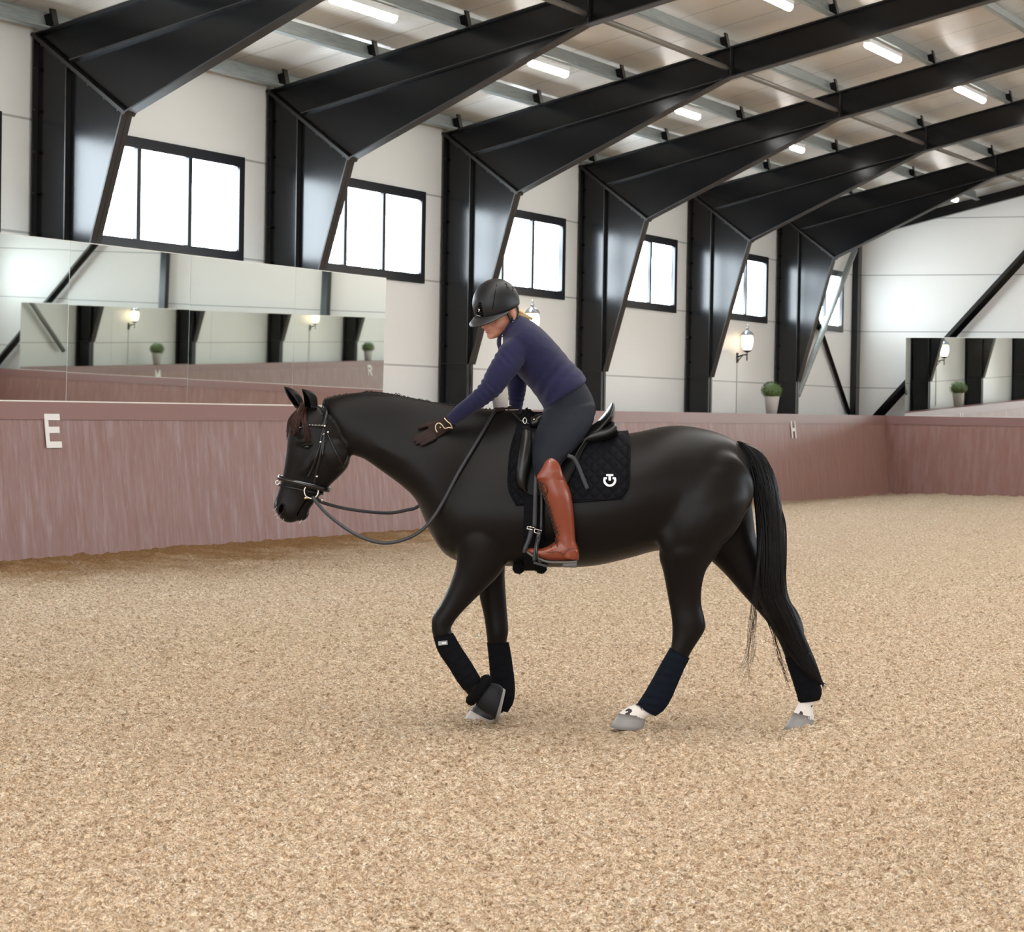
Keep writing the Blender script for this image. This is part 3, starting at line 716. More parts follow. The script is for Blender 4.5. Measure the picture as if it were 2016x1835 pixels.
# head
L_(mb, [S(612, 792, 688, 868, .068), S(582, 815, 690, 898, .082, e=.05, p=2.3), S(568, 850, 686, 918, .088, p=2.4), S(564.5, 882, 670, 937, .082, e=.05, p=2.4), S(560.5, 912, 653, 953, .070, e=.05, p=2.4), S(555.5, 938, 637, 970, .060, p=2.4), S(548.5, 962, 621, 985, .053, p=2.4),
        S(541.5, 982, 611, 998, .052, p=2.4), S(538.5, 999, 603, 1008, .053, p=2.4), S(545, 1014, 594, 1019, .048, p=2.3), S(558, 1025.5, 584, 1025, .035)], n=28)
L_(mb, [S(612, 985, 618, 992, .028), S(597, 998, 609, 1003, .034), S(589, 1014, 609, 1013, .036), S(586, 1024, 606, 1021, .029)], n=16)
for d in (1, -1):
    mb.ell(P(656, 893, .062*d), [(.072, 0, .02), (0, .032, 0), (-.02, 0, .075)])                # cheek
    mb.ell(P(600, 868, .076*d), [(.040, 0, 0), (0, .020, 0), (0, 0, .024)])                     # brow over the eye
    L_(mb, [S(628, 885, 634, 893, .012, .085*d), S(610, 905, 616, 912, .012, .082*d), S(594, 930, 600, 934, .010, .070*d)], n=10)   # facial crest
    mb.ell(P(551, 1000, .040*d), [(.022, 0, .012), (0, .018, 0), (-.014, 0, .03)])
body = fused('body', mb, MAT['coat'], horse, .0085, 10)
V = verts(body); sk = np.zeros(len(V))
# white socks on both hind pasterns and the far fore
for (u, v), (u2, v2), d, r in (((1259, 1392), (1290, 1411), .13, 1), ((1571, 1381), (1605, 1381), -.13, 1), ((940, 1380), (985, 1405), -.14, .45)):
    a, b = P(u, v, d), P(u2, v2, d); c = (a+b)/2; ax = b-a; nn = A3(-ax[2], 0, ax[0]); nn /= np.linalg.norm(nn)
    if nn[2] > 0: nn = -nn
    rel = V-c; near = np.linalg.norm(rel, axis=1) < .22
    sk = np.maximum(sk, near*np.clip((rel@nn)/.006+.5, 0, 1)*r)
sk = np.maximum(sk, .42*np.clip(1-np.linalg.norm((V-P(544, 1010, 0))*A3(1, .45, .75), axis=1)/.030, 0, 1))
at = body.data.attributes.new('sock', 'FLOAT', 'POINT'); at.data.foreach_set('value', sk.astype(np.float32))
TB = bvh(body)

# ears: cupped leaves
def ear(base_u0, base_v0, base_u1, base_v1, tip_u, tip_v, bend_u, bend_v, d, w):
    mb = MB(); a0, a1, tp = P(base_u0, base_v0, d), P(base_u1, base_v1, d), P(tip_u, tip_v, d*1.15); bd = P(bend_u, bend_v, d*1.05)
    c0 = (a0+a1)/2; ax = (a1-a0)/2
    st = []
    for t, k in ((-.15, .85), (.08, 1), (.35, 1.06), (.6, .86), (.82, .5), (1, .05)):
        tt = max(t, 0); c = (1-tt)**2*c0+2*tt*(1-tt)*bd+tt*tt*tp
        if t < 0: c = c0-(bd-c0)*.3
        st.append(np.concatenate([c-ax*k, c+ax*k, [w*k, 0, 2]]))
    v, f = loft(st, n=20, sub=5); v = v.copy()
    mb.add(v, f); return mb
mbe = ear(601, 793, 626, 795, 594.5, 765.5, 611, 768, .052, .026); mbe.obj('ear', MAT['coat'], horse, True)
mbe2 = ear(577, 798, 598, 790, 559.5, 761, 577, 772, -.052, .026); mbe2.obj('ear', MAT['coat'], horse, True)
for dd, (u, v, u2, v2, u3, v3) in ((.078, (606, 800, 603, 784, 597, 770)), (-.03, (584, 797, 575, 783, 564, 767))):
    v, f = loft([S(u-6, v, u+6, v+3, .006, dd), S(u2-5, v2, u2+5, v2+1, .007, dd+.004), S(u3-1, v3, u3+2, v3, .003, dd-.004)], n=12)
    MB().add(v, f).obj('ear_lining', MAT['dark'], horse, True)
# eyes and nostrils
for sgn in (1, -1):
    p, n_ = hit(TB, 605, 879.5, -.004); 
    t_ = A3(.95, 0, .12); t_ /= np.linalg.norm(t_); up = np.cross(n_, t_); q = p*(MIR if sgn < 0 else 1); nn = n_*(MIR if sgn < 0 else 1)
    MB().ell(q, [t_*.0215, nn*.014, A3(*up)*.013]).obj('eye', MAT['eye'], horse, True)
    lid = MB(); arc = [p+n_*.010+t_*.027*math.cos(a)+up*(.015*math.sin(a)) for a in np.linspace(.1, math.pi-.1, 9)]
    if sgn < 0: arc = [a_*MIR for a_ in arc]
    lid.tube(arc, [.002, .005, .006, .006, .006, .006, .006, .005, .002], 8).obj('eyelid', MAT['coat'], horse, True)
    p, n_ = hit(TB, 553.5, 1002, -.0025); q = p*(MIR if sgn < 0 else 1); nn = n_*(MIR if sgn < 0 else 1)
    a1 = A3(.25, 0, .97); a1 -= nn*(a1@nn); a1 /= np.linalg.norm(a1); a2 = np.cross(nn, a1)
    MB().ell(q, [a1*.025, a2*.0125, nn*.0075]).obj('nostril', MAT['dark'], horse, True)  # solid blob; the darkness of the hole is put into its colour
    MB().tube([q+a1*.027*math.cos(t)+a2*.0145*math.sin(t)+nn*.003 for t in np.linspace(0, 2*math.pi, 25)], .0045, 8, cap=False).obj('nostril_rim', MAT['coat'], horse, True)
# mouth line: shade of the lip crease drawn as a dark tube
ml = [hit(TB, u, v, -.001)[0] for u, v in ((581, 1026), (586, 1012), (593, 1000), (600, 989), (606, 981))]
MB().tube(crom(ml, 4), .0036, 6).obj('mouth_line', MAT['dark'], horse, True)

# hooves
def hoof(top, bot, w0, w1, d, mt):
    v, f = loft([S(*top, w0, d), S(*bot, w1, d)], n=24, sub=3, cap=.02); MB().add(v, f).obj('hoof', mt, horse, True)
hoof((1219, 1404, 1272, 1409), (1200, 1431, 1265, 1441), .044, .058, .13, MAT['hoof'])
hoof((1562, 1402, 1603, 1411), (1541, 1437, 1601, 1442), .043, .056, -.13, MAT['hoof'])
hoof((930, 1391, 974, 1412), (909, 1422, 966, 1430), .046, .056, -.14, MAT['hoof_pale'])
hoof((944, 1395, 975, 1346), (978, 1420, 994, 1357), .050, .058, .14, MAT['hoof'])

# hair: tapered strands
def strand(mb, pts, r0, r1, n=4):
    q = crom(pts, 5); k = len(q); mb.tube(q, list(np.linspace(r0, r1, k)), n)
rng = random.Random(5)
fl = MB()
for i in range(240):
    a = rng.random(); dd = .05-.10*a
    s0 = P(603-10*a+rng.uniform(-3, 3), 796+rng.uniform(-4, 5), dd*.6); 
    e = rng.random()
    if e < .6: t1, t2 = (590+rng.uniform(-7, 6), 826), (577+rng.uniform(-10, 14), 852+rng.uniform(-12, 10))
    else: t1, t2 = (600+rng.uniform(-4, 5), 832), (604+rng.uniform(-4, 9), 862+rng.uniform(-14, 10))
    p1, n1_ = hit(TB, *t1, .010+rng.uniform(0, .012), .05); p2, n2_ = hit(TB, *t2, .008+rng.uniform(0, .012), .05)
    strand(fl, [s0, p1, p2], .0022, .0005)
for i in range(100):
    p0, p1, p2 = P(600+rng.uniform(-5, 5), 796, -.03), P(573+rng.uniform(-5, 4), 825, -.02+rng.uniform(-.03, .03)), P(567+rng.uniform(-3, 3), 856+rng.uniform(-12, 12), -.01+rng.uniform(-.03, .03))
    strand(fl, [p0, p1, p2], .0022, .0005)
fl.obj('forelock', MAT['forelock'], horse, True)
# short pulled mane lying to the far side, its roots along the crest
mn = MB()
cr_ = crom(np.array([(640, 783), (660, 778), (696, 772), (727, 769.5), (762, 772.5), (805, 781), (860, 791), (905, 797), (950, 803), (975, 806)], float), 40)
for (u, v) in cr_[:-1]:
    for k in range(5):
        a = P(u+rng.uniform(-3, 3), v+3, .006); l = rng.uniform(.05, .12)
        strand(mn, [a+A3(0, 0, -.008), a+A3(.010, .014, -.003+rng.uniform(-.003, .005)*(1 if rng.random() < .9 else 2.5)), a+A3(.03+rng.uniform(-.01, .02), .07, -l*.5), a+A3(.03, .085, -l)], .0017, .0006)
mn.obj('mane', MAT['hair'], horse, True)
# tail: full core and free strands
tl = MB(); core = MB()
TS = [((1450, 868), (1470, 873), .035), ((1462, 886), (1500, 889), .045), ((1476, 925), (1524, 933), .05), ((1484, 975), (1535, 977), .055), ((1490, 1040), (1543, 1038), .06), ((1491, 1090), (1545, 1090), .055), ((1489, 1135), (1547, 1135), .05),
      ((1492, 1172), (1549, 1170), .045), ((1508, 1208), (1561, 1196), .042), ((1530, 1243), (1575, 1231), .038), ((1554, 1287), (1594, 1276), .03), ((1583, 1322), (1609, 1310), .022), ((1612, 1350), (1620, 1344), .008)]
dt = lambda i: [.0, .0, .0, -.0, -.01, -.01, -.015, -.02, -.03, -.045, -.055, -.06, -.06][i]
L_(core, [S(a[0]+2, a[1], b[0]-2, b[1], w*.8, dt(i)) for i, (a, b, w) in enumerate(TS)], n=20)
tail = core.obj('tail', MAT['hair'], horse, True)
rng = random.Random(9)
TA = crom(np.array([[*p, *q, w, dt(j)] for j, (p, q, w) in enumerate(TS)], float), 6)
for i in range(560):
    a = rng.random(); ph = rng.uniform(-1, 1); s_ = rng.uniform(0, 1)**1.5*3.2; e_ = min(12, 12.4-abs(rng.gauss(0, 1.5))); pts = []; w0 = rng.uniform(-.03, .03)
    for tt in np.linspace(s_, e_, 9):
        r_ = TA[min(int(tt*6), len(TA)-1)]; a2 = min(1.0, max(0.0, a+w0*math.sin(tt))); x = 2*a2-1; lim = math.sqrt(max(0, 1-x*x))
        off = r_[4]*(.9*lim*(1 if ph > -.25 else -1)*(.72+.38*abs(ph)))
        pts.append(P(r_[0]+(r_[2]-r_[0])*a2, r_[1]+(r_[3]-r_[1])*a2, r_[5]+off*.85))
    q_ = crom(pts, 3); kk = len(q_); tl.tube(q_, list(np.interp(np.linspace(0, 1, kk), [0, .12, .6, 1], [.0004, .0028, .0028, .0008])), 4)
for i in range(26):                                        # long wisps hanging free before the hock
    x0 = rng.uniform(1480, 1492); e0 = rng.uniform(0, 1)
    pts = [P(1500+rng.uniform(-1, 8), 980+rng.uniform(0, 90), .022), P(1491+rng.uniform(-1, 4), 1120, .04), P(x0, 1185, .03), P(x0-10+8*e0, 1240, .03), P(1468+16*e0+rng.uniform(-3, 3), 1290, .03), P(1452+rng.uniform(0, 26), 1318+rng.uniform(-20, 36), .03)]
    strand(tl, pts, .0011, .0004, 3)
for i in range(12):
    pts = [P(1500, 1200, .03), P(1519+rng.uniform(-4, 6), 1240, .02), P(1532+rng.uniform(-4, 6), 1290, .0), P(1553+rng.uniform(-9, 9), 1335+rng.uniform(-8, 28), -.02)]
    strand(tl, pts, .0014, .0006, 3)
for i in range(24):
    x0 = rng.uniform(0, 4); pts = [P(1524, 960+rng.uniform(-20, 20), 0), P(1535+x0*.5, 995, 0), P(1543+x0, 1030, 0), P(1546+x0*.8, 1075, 0), P(1545+x0*.6, 1110+rng.uniform(0, 40), 0)]; strand(tl, pts, .0014, .0006, 3)
for i in range(30):
    pts = [P(1590+rng.uniform(-5, 5), 1285, -.04), P(1606+rng.uniform(-3, 3), 1320, -.05), P(1616+rng.uniform(-3, 4), 1342, -.05), P(1621+rng.uniform(-4, 8), 1352+rng.uniform(-8, 8), -.05)]; strand(tl, pts, .002, .0006, 3)
tl.obj('tail_strands', MAT['hair'], tail, True)
# whiskers
wk = MB()
for i in range(34):
    u, v = rng.choice(((541, 1000), (545, 1010), (548, 1016), (555, 1024), (600, 1022), (606, 1012), (590, 1026))); p, n_ = hit(TB, u+4, v-3, 0, .02)
    strand(wk, [p, p+A3(-.004, rng.uniform(-.01, .01), -.008), p+A3(rng.uniform(-.025, -.002), rng.uniform(-.015, .015), -.02)], .0006, .0003, 3)
wk.obj('whiskers', MAT['white_tag'], horse)

# ------------------------------------------------------------------ leg wear
def wrap(label, st, mt, group='fleece bandages on the legs', tabs=()):
    a = (A3(*st[0][:3])+A3(*st[0][3:6]))/2
    v, f = loft(st, n=32, sub=8, cap=.05)
    root = thing('leg_bandage', label, 'bandage', (0, 0, 0), 0, group)
    lo = v.min(0); c = A3((v[:, 0].min()+v[:, 0].max())/2, (v[:, 1].min()+v[:, 1].max())/2, lo[2])
    wv = c[0]*EX+c[1]*EY; root.location = (G[0]+wv[0], G[1]+wv[1], c[2]); root.rotation_euler = (0, 0, RZ)
    MB().add(v-c, f).obj('wrap', mt, root, True)
    nr_ = (len(st)-1)*8+1
    for t in (.12, .27, .42, .57, .72, .87):
        i0 = t*(nr_-1); ring = []
        for j in range(33):
            ii = i0+1.6*math.cos(2*math.pi*j/32); k0 = int(max(0, min(nr_-2, ii))); fr = max(0, min(1, ii-k0)); jj = j % 32
            ring.append(v[k0*32+jj]*(1-fr)+v[(k0+1)*32+jj]*fr-c)
        MB().tube(ring, .0022, 5, cap=False).obj('wrap_edge', mt, root, True)
    for (u, vv, w, h, d, m_, ang) in tabs:
        p = P(u, vv, d)-c; t = A3(math.cos(ang), 0, math.sin(ang)); n2 = A3(-math.sin(ang), 0, math.cos(ang))
        mbt = MB(); mbt.add([p+t*x*w/2+n2*y*h/2+A3(0, z*.003, 0) for x in (-1, 1) for y in (-1, 1) for z in (-1, 1)], [(0, 1, 3, 2), (4, 6, 7, 5), (0, 4, 5, 1), (2, 3, 7, 6), (0, 2, 6, 4), (1, 5, 7, 3)])
        o = mbt.obj('fastening_tab', m_, root)
wrap('dark navy bandage on the near hind leg stepping forward', [S(1319, 1275, 1358, 1296, .046, .13), S(1300, 1308, 1347.5, 1317, .048, .13), S(1282.5, 1340, 1333, 1350, .049, .13), S(1266, 1368, 1321, 1377, .051, .13), S(1256, 1384, 1308, 1397, .050, .13), S(1259, 1391, 1291, 1410, .046, .13)], MAT['wrap_blue'],
     tabs=[(1345, 1317, .012, .022, .14, MAT['white_tag'], .5)])
wrap('dark bandage on the far hind leg, half covered by the tail', [S(1545, 1295, 1592, 1288, .047, -.13), S(1556, 1329, 1606, 1322, .048, -.13), S(1563, 1350, 1614, 1345, .050, -.13), S(1569, 1370, 1618, 1362, .050, -.13), S(1572, 1383, 1614.5, 1377, .047, -.13)], MAT['wrap'])
wrap('black bandage on the lifted near foreleg with a grey tab', [S(852.5, 1253, 892, 1246, .048, .14), S(863, 1284, 908, 1274, .050, .14), S(883, 1314, 926, 1301, .050, .14), S(899, 1340, 941, 1326, .052, .14), S(913, 1359, 948, 1338, .048, .14)], MAT['wrap'],
     tabs=[(872, 1266, .045, .020, .192, MAT['galv'], .12), (874, 1266, .020, .007, .197, MAT['white_tag'], .1)])
wrap('black bandage on the standing far foreleg', [S(958.5, 1265, 1002, 1265, .046, -.14), S(963, 1306, 1008, 1300, .048, -.14), S(965.5, 1348, 1014, 1352, .051, -.14), S(968, 1374, 1011, 1382, .050, -.14), S(974, 1392, 1000, 1402, .044, -.14)], MAT['wrap'])
def plain(name, label, cat, mb, mt, group=None, smooth=True):
    """a one-mesh thing whose origin sits at its own base"""
    v = np.concatenate(mb.v); c = A3((v[:, 0].min()+v[:, 0].max())/2, (v[:, 1].min()+v[:, 1].max())/2, v[:, 2].min()); shift(mb, -c)
    o = mb.obj(name, mt, None, smooth); wv = c[0]*EX+c[1]*EY; o.location = (G[0]+wv[0], G[1]+wv[1], c[2]); o.rotation_euler = (0, 0, RZ); return tag(o, label, cat, group)
def local_thing(name, label, cat, p, group=None):
    o = thing(name, label, cat, (0, 0, 0), RZ, group); wv = p[0]*EX+p[1]*EY; o.location = (G[0]+wv[0], G[1]+wv[1], p[2]); return o
def part(name, mb, mt, root, base, smooth=True): shift(mb, -A3(*base)); return mb.obj(name, mt, root, smooth)
# overreach boots on the forefeet: bell with a fleece collar
def fuzz(mb, pts, r, n, seed, l=.004):
    g = random.Random(seed)
    for i in range(int(n*1.3)):
        k = g.randrange(len(pts)); d = A3(g.gauss(0, 1), g.gauss(0, 1), g.gauss(0, 1)); d /= np.linalg.norm(d); p = A3(*pts[k])+d*r*.95
        mb.tube([p, p+d*l*g.uniform(.4, 1)+A3(g.uniform(-.004, .004), 0, g.uniform(-.004, .004))], [.0022, .0008], 3)
base = P(955, 1425, .14)
root = local_thing('bell_boot', 'dark bell boot with fleece collar on the lifted forefoot', 'hoof boot', base, 'bell boots on the forefeet')
v, f = loft([S(936, 1388, 962, 1344, .047, .14), S(947, 1398, 977, 1346, .056, .14), S(962, 1408, 986, 1350, .062, .14), S(974, 1417, 991, 1356, .064, .14)], n=28, sub=4, cap=.02)
MAT['rubber'] = mat('black_rubber', (.010, .010, .012), .6, spec=.2); part('bell', MB().add(v, f), MAT['rubber'], root, base)
v, f = loft([S(977.5, 1420, 993, 1357, .058, .14), S(981, 1421, 995.5, 1358, .057, .14)], n=24, sub=2, cap=.02); part('sole_edge', MB().add(v, f), MAT['hoof'], root, base)
mbf = MB(); ring = []
a, b = P(928, 1378, .14), P(957, 1339, .14); c_ = (a+b)/2
for th in np.linspace(0, 2*math.pi, 25): ring.append(c_+(a-b)/2*1.05*math.cos(th)+A3(0, .052*math.sin(th), 0))
mbf.tube(ring, .026, 10, cap=False); fuzz(mbf, ring, .026, 500, 3); part('fleece_collar', mbf, MAT['fleece'], root, base)
base = P(950, 1424, -.14)
root = local_thing('bell_boot', 'rim of the bell boot on the standing far forefoot', 'hoof boot', base, 'bell boots on the forefeet')
v, f = loft([S(942, 1384, 984, 1404, .050, -.14), S(930, 1392, 975, 1414, .056, -.14), S(926, 1397, 969, 1418, .058, -.14)], n=28, sub=4, cap=.02); part('bell', MB().add(v, f), MAT['rein'], root, base)

# ------------------------------------------------------------------ straps laid on a surface
def ribbon(mb, pts, nrm, width, th, closed=False, sub=5):
    pts = np.array(pts, float); nrm = np.array(nrm, float)
    if not closed and len(pts) > 2: q = crom(np.hstack([pts, nrm]), sub); pts, nrm = q[:, :3], q[:, 3:]
    k = len(pts); V = []; ws = width if hasattr(width, '__len__') else [width]*k
    if len(ws) != k: ws = np.interp(np.linspace(0, 1, k), np.linspace(0, 1, len(ws)), ws)
    for i in range(k):
        a, b = (pts[(i-1) % k], pts[(i+1) % k]) if closed else (pts[max(i-1, 0)], pts[min(i+1, k-1)])
        t = b-a; t /= np.linalg.norm(t)+1e-9; n = nrm[i]-t*(nrm[i]@t); n /= np.linalg.norm(n)+1e-9; s = np.cross(t, n)*ws[i]/2
        V += [pts[i]-s, pts[i]+s, pts[i]+s*.92+n*th, pts[i]-s*.92+n*th]
    Fc = [(i*4+j, i*4+(j+1) % 4, ((i+1) % k)*4+(j+1) % 4, ((i+1) % k)*4+j) for i in range(k if closed else k-1) for j in range(4)]
    if not closed: Fc += [(3, 2, 1, 0), tuple((k-1)*4+j for j in range(4))]
    return mb.add(V, Fc)
def strap(T, px, width, th=.004, off=.002, both=True, mb=None, fall=.08, sub=5):
    mb = mb or MB(); q = [hit(T, u, v, off, fall) for u, v in px]
    p, n = [a for a, _ in q], [b for _, b in q]
    for _ in range(2): n = [n[max(i-1, 0)]+n[i]*2+n[min(i+1, len(n)-1)] for i in range(len(n))]; n = [a/np.linalg.norm(a) for a in n]
    ribbon(mb, p, n, width, th, sub=sub)
    if both: ribbon(mb, [a*MIR for a in p][::-1], [b*MIR for b in n][::-1], width, th, sub=sub)
    return mb
def belt(T, A, B, width, th, off=.003, n=44, mb=None):
    mb = mb or MB(); a, b = P(*A), P(*B); c = (a+b)/2; ax = (a-b)/np.linalg.norm(a-b); pts, nr = [], []
    for i in range(n):
        th_ = 2*math.pi*i/n; d = ax*math.cos(th_)+LAT*math.sin(th_)
        h = T.ray_cast(Vector(c), Vector(d))
        if h[0] is None: continue
        pts.append(A3(*h[0])+d*off); nr.append(d)
    return ribbon(mb, pts, nr, width, th, closed=True)
def sheet(T, rows, off, th, both=True, bridge=False, mb=None):
    """rows: pixel polylines of equal length, top row first -> a thick cloth lying on the surface"""
    mb = mb or MB(); g = np.array([[np.concatenate(hit(T, u, v, 0, .25)) for u, v in r] for r in rows]); p, n = g[..., :3], g[..., 3:]
    R, C = p.shape[:2]
    for _ in range(2):
        n2 = n.copy(); n2[1:-1] = (n[:-2]+n[1:-1]*2+n[2:])/4; n2[:, 1:-1] = (n2[:, :-2]+n2[:, 1:-1]*2+n2[:, 2:])/4; n = n2/np.linalg.norm(n2, axis=-1, keepdims=True)
    o, i_n = p+n*(off+th), p+n*off
    def build(o, i_n):
        ids = np.arange(R*C).reshape(R, C); N_ = R*C; Fc = []
        for r in range(R-1):
            for c in range(C-1):
                a, b, d, e = ids[r, c], ids[r, c+1], ids[r+1, c+1], ids[r+1, c]; Fc += [(a, b, d, e), (a+N_, e+N_, d+N_, b+N_)]
        rim = list(ids[0, :])+list(ids[1:, -1])+list(ids[-1, -2::-1])+list(ids[-2:0:-1, 0])
        for a, b in zip(rim, rim[1:]+rim[:1]): Fc.append((a, a+N_, b+N_, b))
        mb.add(np.concatenate([o.reshape(-1, 3), i_n.reshape(-1, 3)]), Fc)
    build(o, i_n)
    if both: build(o*MIR, i_n*MIR)
    if bridge:
        top = o[0].copy(); top[:, 1] = 0
        for i in range(C):
            h = TB.ray_cast(Vector((top[i, 0], 0, 3)), Vector((0, 0, -1))); top[i, 2] = max(A3(*h[0])[2]+off+th, o[0][i, 2])
        V = np.concatenate([o[0], top, o[0]*MIR]); V2 = V-A3(0, 0, th); k = C
        Fc = []
        for j in range(k-1):
            for r in (0, k): Fc += [(r+j, r+j+1, r+k+j+1, r+k+j), (3*k+r+j, 3*k+r+k+j, 3*k+r+k+j+1, 3*k+r+j+1)]
        mb.add(np.concatenate([V, V2]), Fc)
    return mb
def lerp_rows(left, right, nr, nc, top=None):
    l = crom(np.array(left, float), 8); r = crom(np.array(right, float), 8); li = np.linspace(0, len(l)-1, nr); rows = []
    for k in li:
        a = l[int(k)]+(l[min(int(k)+1, len(l)-1)]-l[int(k)])*(k-int(k)); rk = k*(len(r)-1)/(len(l)-1)
        b = r[int(rk)]+(r[min(int(rk)+1, len(r)-1)]-r[int(rk)])*(rk-int(rk)); t = k/(len(l)-1)
        row = []
        for s in np.linspace(0, 1, nc):
            q = a*(1-s)+b*s
            if top is not None: q = q+A3(0, top(s))*(1-t) if 0 else q+np.array([0, top(s)*(1-t)**2])
            row.append(q)
        rows.append(row)
    return rows

# saddle pad
base = P(1120, 1000, .0); base[1] = 0
padr = local_thing('saddle_pad', 'black quilted saddle pad with a white emblem under the saddle', 'saddle pad', base)
rows = lerp_rows([(1026, 817), (1014, 852), (1004, 888), (1000, 930), (1001, 965), (1016, 996)], [(1239, 860), (1242, 880), (1241, 912), (1240, 940), (1236, 964), (1224, 984)], 26, 34, top=lambda s: 7*math.sin(math.pi*s)*(1 if s > .4 else .9))
mbp = sheet(TB, rows, .004, .012, bridge=True); padm = part('quilted_cloth', mbp, MAT['pad'], padr, base)
# edge piping of the pad
def offbase(v): return v-base
TP = BVHTree.FromPolygons([tuple(A3(*v.co)+base) for v in padm.data.vertices], [tuple(p.vertices) for p in padm.data.polygons])
class Two:
    def __init__(s, *t): s.t = t
    def ray_cast(s, o, d):
        b = (None, None, None, 1e9)
        for t in s.t:
            h = t.ray_cast(o, d)
            if h[0] is not None and h[3] < b[3]: b = h
        return b
    def find_nearest(s, p):
        return min((t.find_nearest(p) for t in s.t), key=lambda h: h[3])
TBP = Two(TB, TP)
mbq = MB(); edge = crom(np.array([(1012, 858), (1003, 892), (1001, 930), (1003, 966), (1018, 994), (1040, 997), (1090, 993), (1150, 989), (1205, 984), (1229, 975), (1237, 955), (1239, 912), (1240, 875)], float), 5)
pts = [hit(TP, u+(2 if u < 1100 else -2), v-2, .001)[0] for u, v in edge]
mbq.tube(pts, .004, 6); mbq.tube([a*MIR for a in pts], .004, 6); part('edge_piping', mbq, MAT['wrap'], padr, base)
# white emblem: a T standing in an open ring
mbe = MB(); cxe, cye, re_ = 1200.5, 946, 10.4
def onpad(u, v): return hit(TP, u, v, .001)
arc = [onpad(cxe+re_*math.cos(a)*1.02, cye+re_*math.sin(a)) for a in np.linspace(math.radians(-22), math.radians(202), 26)]
ribbon(mbe, [a for a, _ in arc], [b for _, b in arc], .0115, .003, sub=1)
for q in ([(1188.5, 942), (1195, 942)], [(1206, 942), (1212.5, 942)], [(1193.5, 936), (1207.5, 936)]):
    g = [onpad(*a) for a in q]; ribbon(mbe, [a for a, _ in g], [b for _, b in g], .0105, .0032)
g = [onpad(1200.5, 936), onpad(1200.5, 946.5)]; ribbon(mbe, [a for a, _ in g], [b for _, b in g], .0125, .0034)
o = part('emblem', mbe, MAT['white_tag'], padr, base, False); o['label'] = 'white stitched emblem'

# saddle
base = P(1120, 970, 0); base[1] = 0
sad = local_thing('saddle', 'black leather dressage saddle on the quilted pad, its cantle raised behind the rider', 'saddle', base)
mb = MB()
L_(mb, [S(1046, 822, 1044, 850, .075), S(1056, 817, 1056, 860, .11, e=-.2), S(1075, 836, 1078, 872, .15, e=-.1), S(1110, 848, 1115, 872, .175), S(1145, 845, 1150, 870, .185), S(1170, 834, 1174, 866, .185), S(1189, 815, 1190, 848, .18), S(1200, 799, 1206, 832, .165), S(1206, 790, 1210.5, 814, .11, e=.1)], n=32)
seat = fused('seat', mb, MAT['leather'], None, .008, 5); seat.data.transform(Matrix.Translation(Vector(-base))); seat.parent = sad
for d in (.11, -.11):
    mb = MB()
    L_(mb, [S(1095, 862, 1098, 885, .075, d), S(1130, 856, 1135, 882, .08, d), S(1160, 846, 1166, 874, .085, d), S(1188, 838, 1194, 868, .085, d), S(1208, 830, 1214, 858, .08, d), S(1214, 838, 1217.5, 852, .055, d)], n=24)
    part('rear_panel', mb, MAT['leather'], sad, base)
mb = MB(); crv = [P(u, v, .11) for u, v in ((1120, 872), (1150, 866), (1172, 856), (1192, 842), (1207, 831))]; mb.tube(crom(crv, 5), .004, 6)
mb.tube(crom([q*MIR for q in crv], 5), .004, 6); part('welt', mb, MAT['leather'], sad, base)
rows = lerp_rows([(1040, 846), (1024, 890), (1019, 930), (1030, 966), (1050, 978)], [(1160, 870), (1148, 890), (1136, 915), (1122, 945), (1106, 972)], 16, 18)
fm = sheet(TBP, rows, .008, .010, both=False); v, f = np.concatenate(fm.v), fm.f; MAT['flap'] = mat('dull_black_leather', (.004, .004, .0045), .55, spec=.15); part('flap', fm, MAT['flap'], sad, base); part('flap', MB().add(v*MIR, [q[::-1] for q in f]), MAT['flap'], sad, base)
for d in (1, -1):
    mb = MB()
    L_(mb, [S(1028, 842, 1046, 846, .022, .235*d), S(1024, 868, 1048, 872, .032, .262*d), S(1018, 899, 1046, 905, .036, .282*d), S(1014.5, 933, 1040, 938, .036, .290*d), S(1018, 954, 1038, 958, .030, .292*d), S(1030, 967, 1040, 967, .016, .290*d)], n=20)
    part('knee_block', mb, MAT['leather'], sad, base)
mb = MB()
for d in (1, -1):
    for k in (0, 1): mb.tube(crom([P(u+k*5, v, .266*d+(.012*d if 0 else .0)+d*w) for u, v, w in ((1033, 850, -.005), (1029, 880, .022), (1024, 912, .036), (1022, 940, .040))], 4), .0022, 5)
part('knee_block_seam', mb, MAT['leather'], sad, base)
mb = MB(); L_(mb, [S(1045, 822, 1046, 846, .03, .11), S(1058, 816, 1058, 843, .035, .11), S(1071, 812, 1068, 835, .03, .10)], n=16); part('pommel_skirt', mb, MAT['leather'], sad, base)
mb = MB().ell(P(1051.5, 826, .146), [(.005, 0, 0), (0, .003, 0), (0, 0, .005)]); part('stud', mb, MAT['brass'], sad, base)
mb = MB(); L_(mb, [S(1026, 818, 1030, 838, .06), S(1035, 804, 1040, 838, .075, e=-.2), S(1046, 808, 1050, 840, .08, e=-.2), S(1056, 815, 1056, 842, .07)], n=20)
fz = [mb.v[0][i] for i in range(0, len(mb.v[0]))]; fuzz(mb, fz, .002, 500, 8, .006); part('fleece_gullet', mb, MAT['fleece'], sad, base)
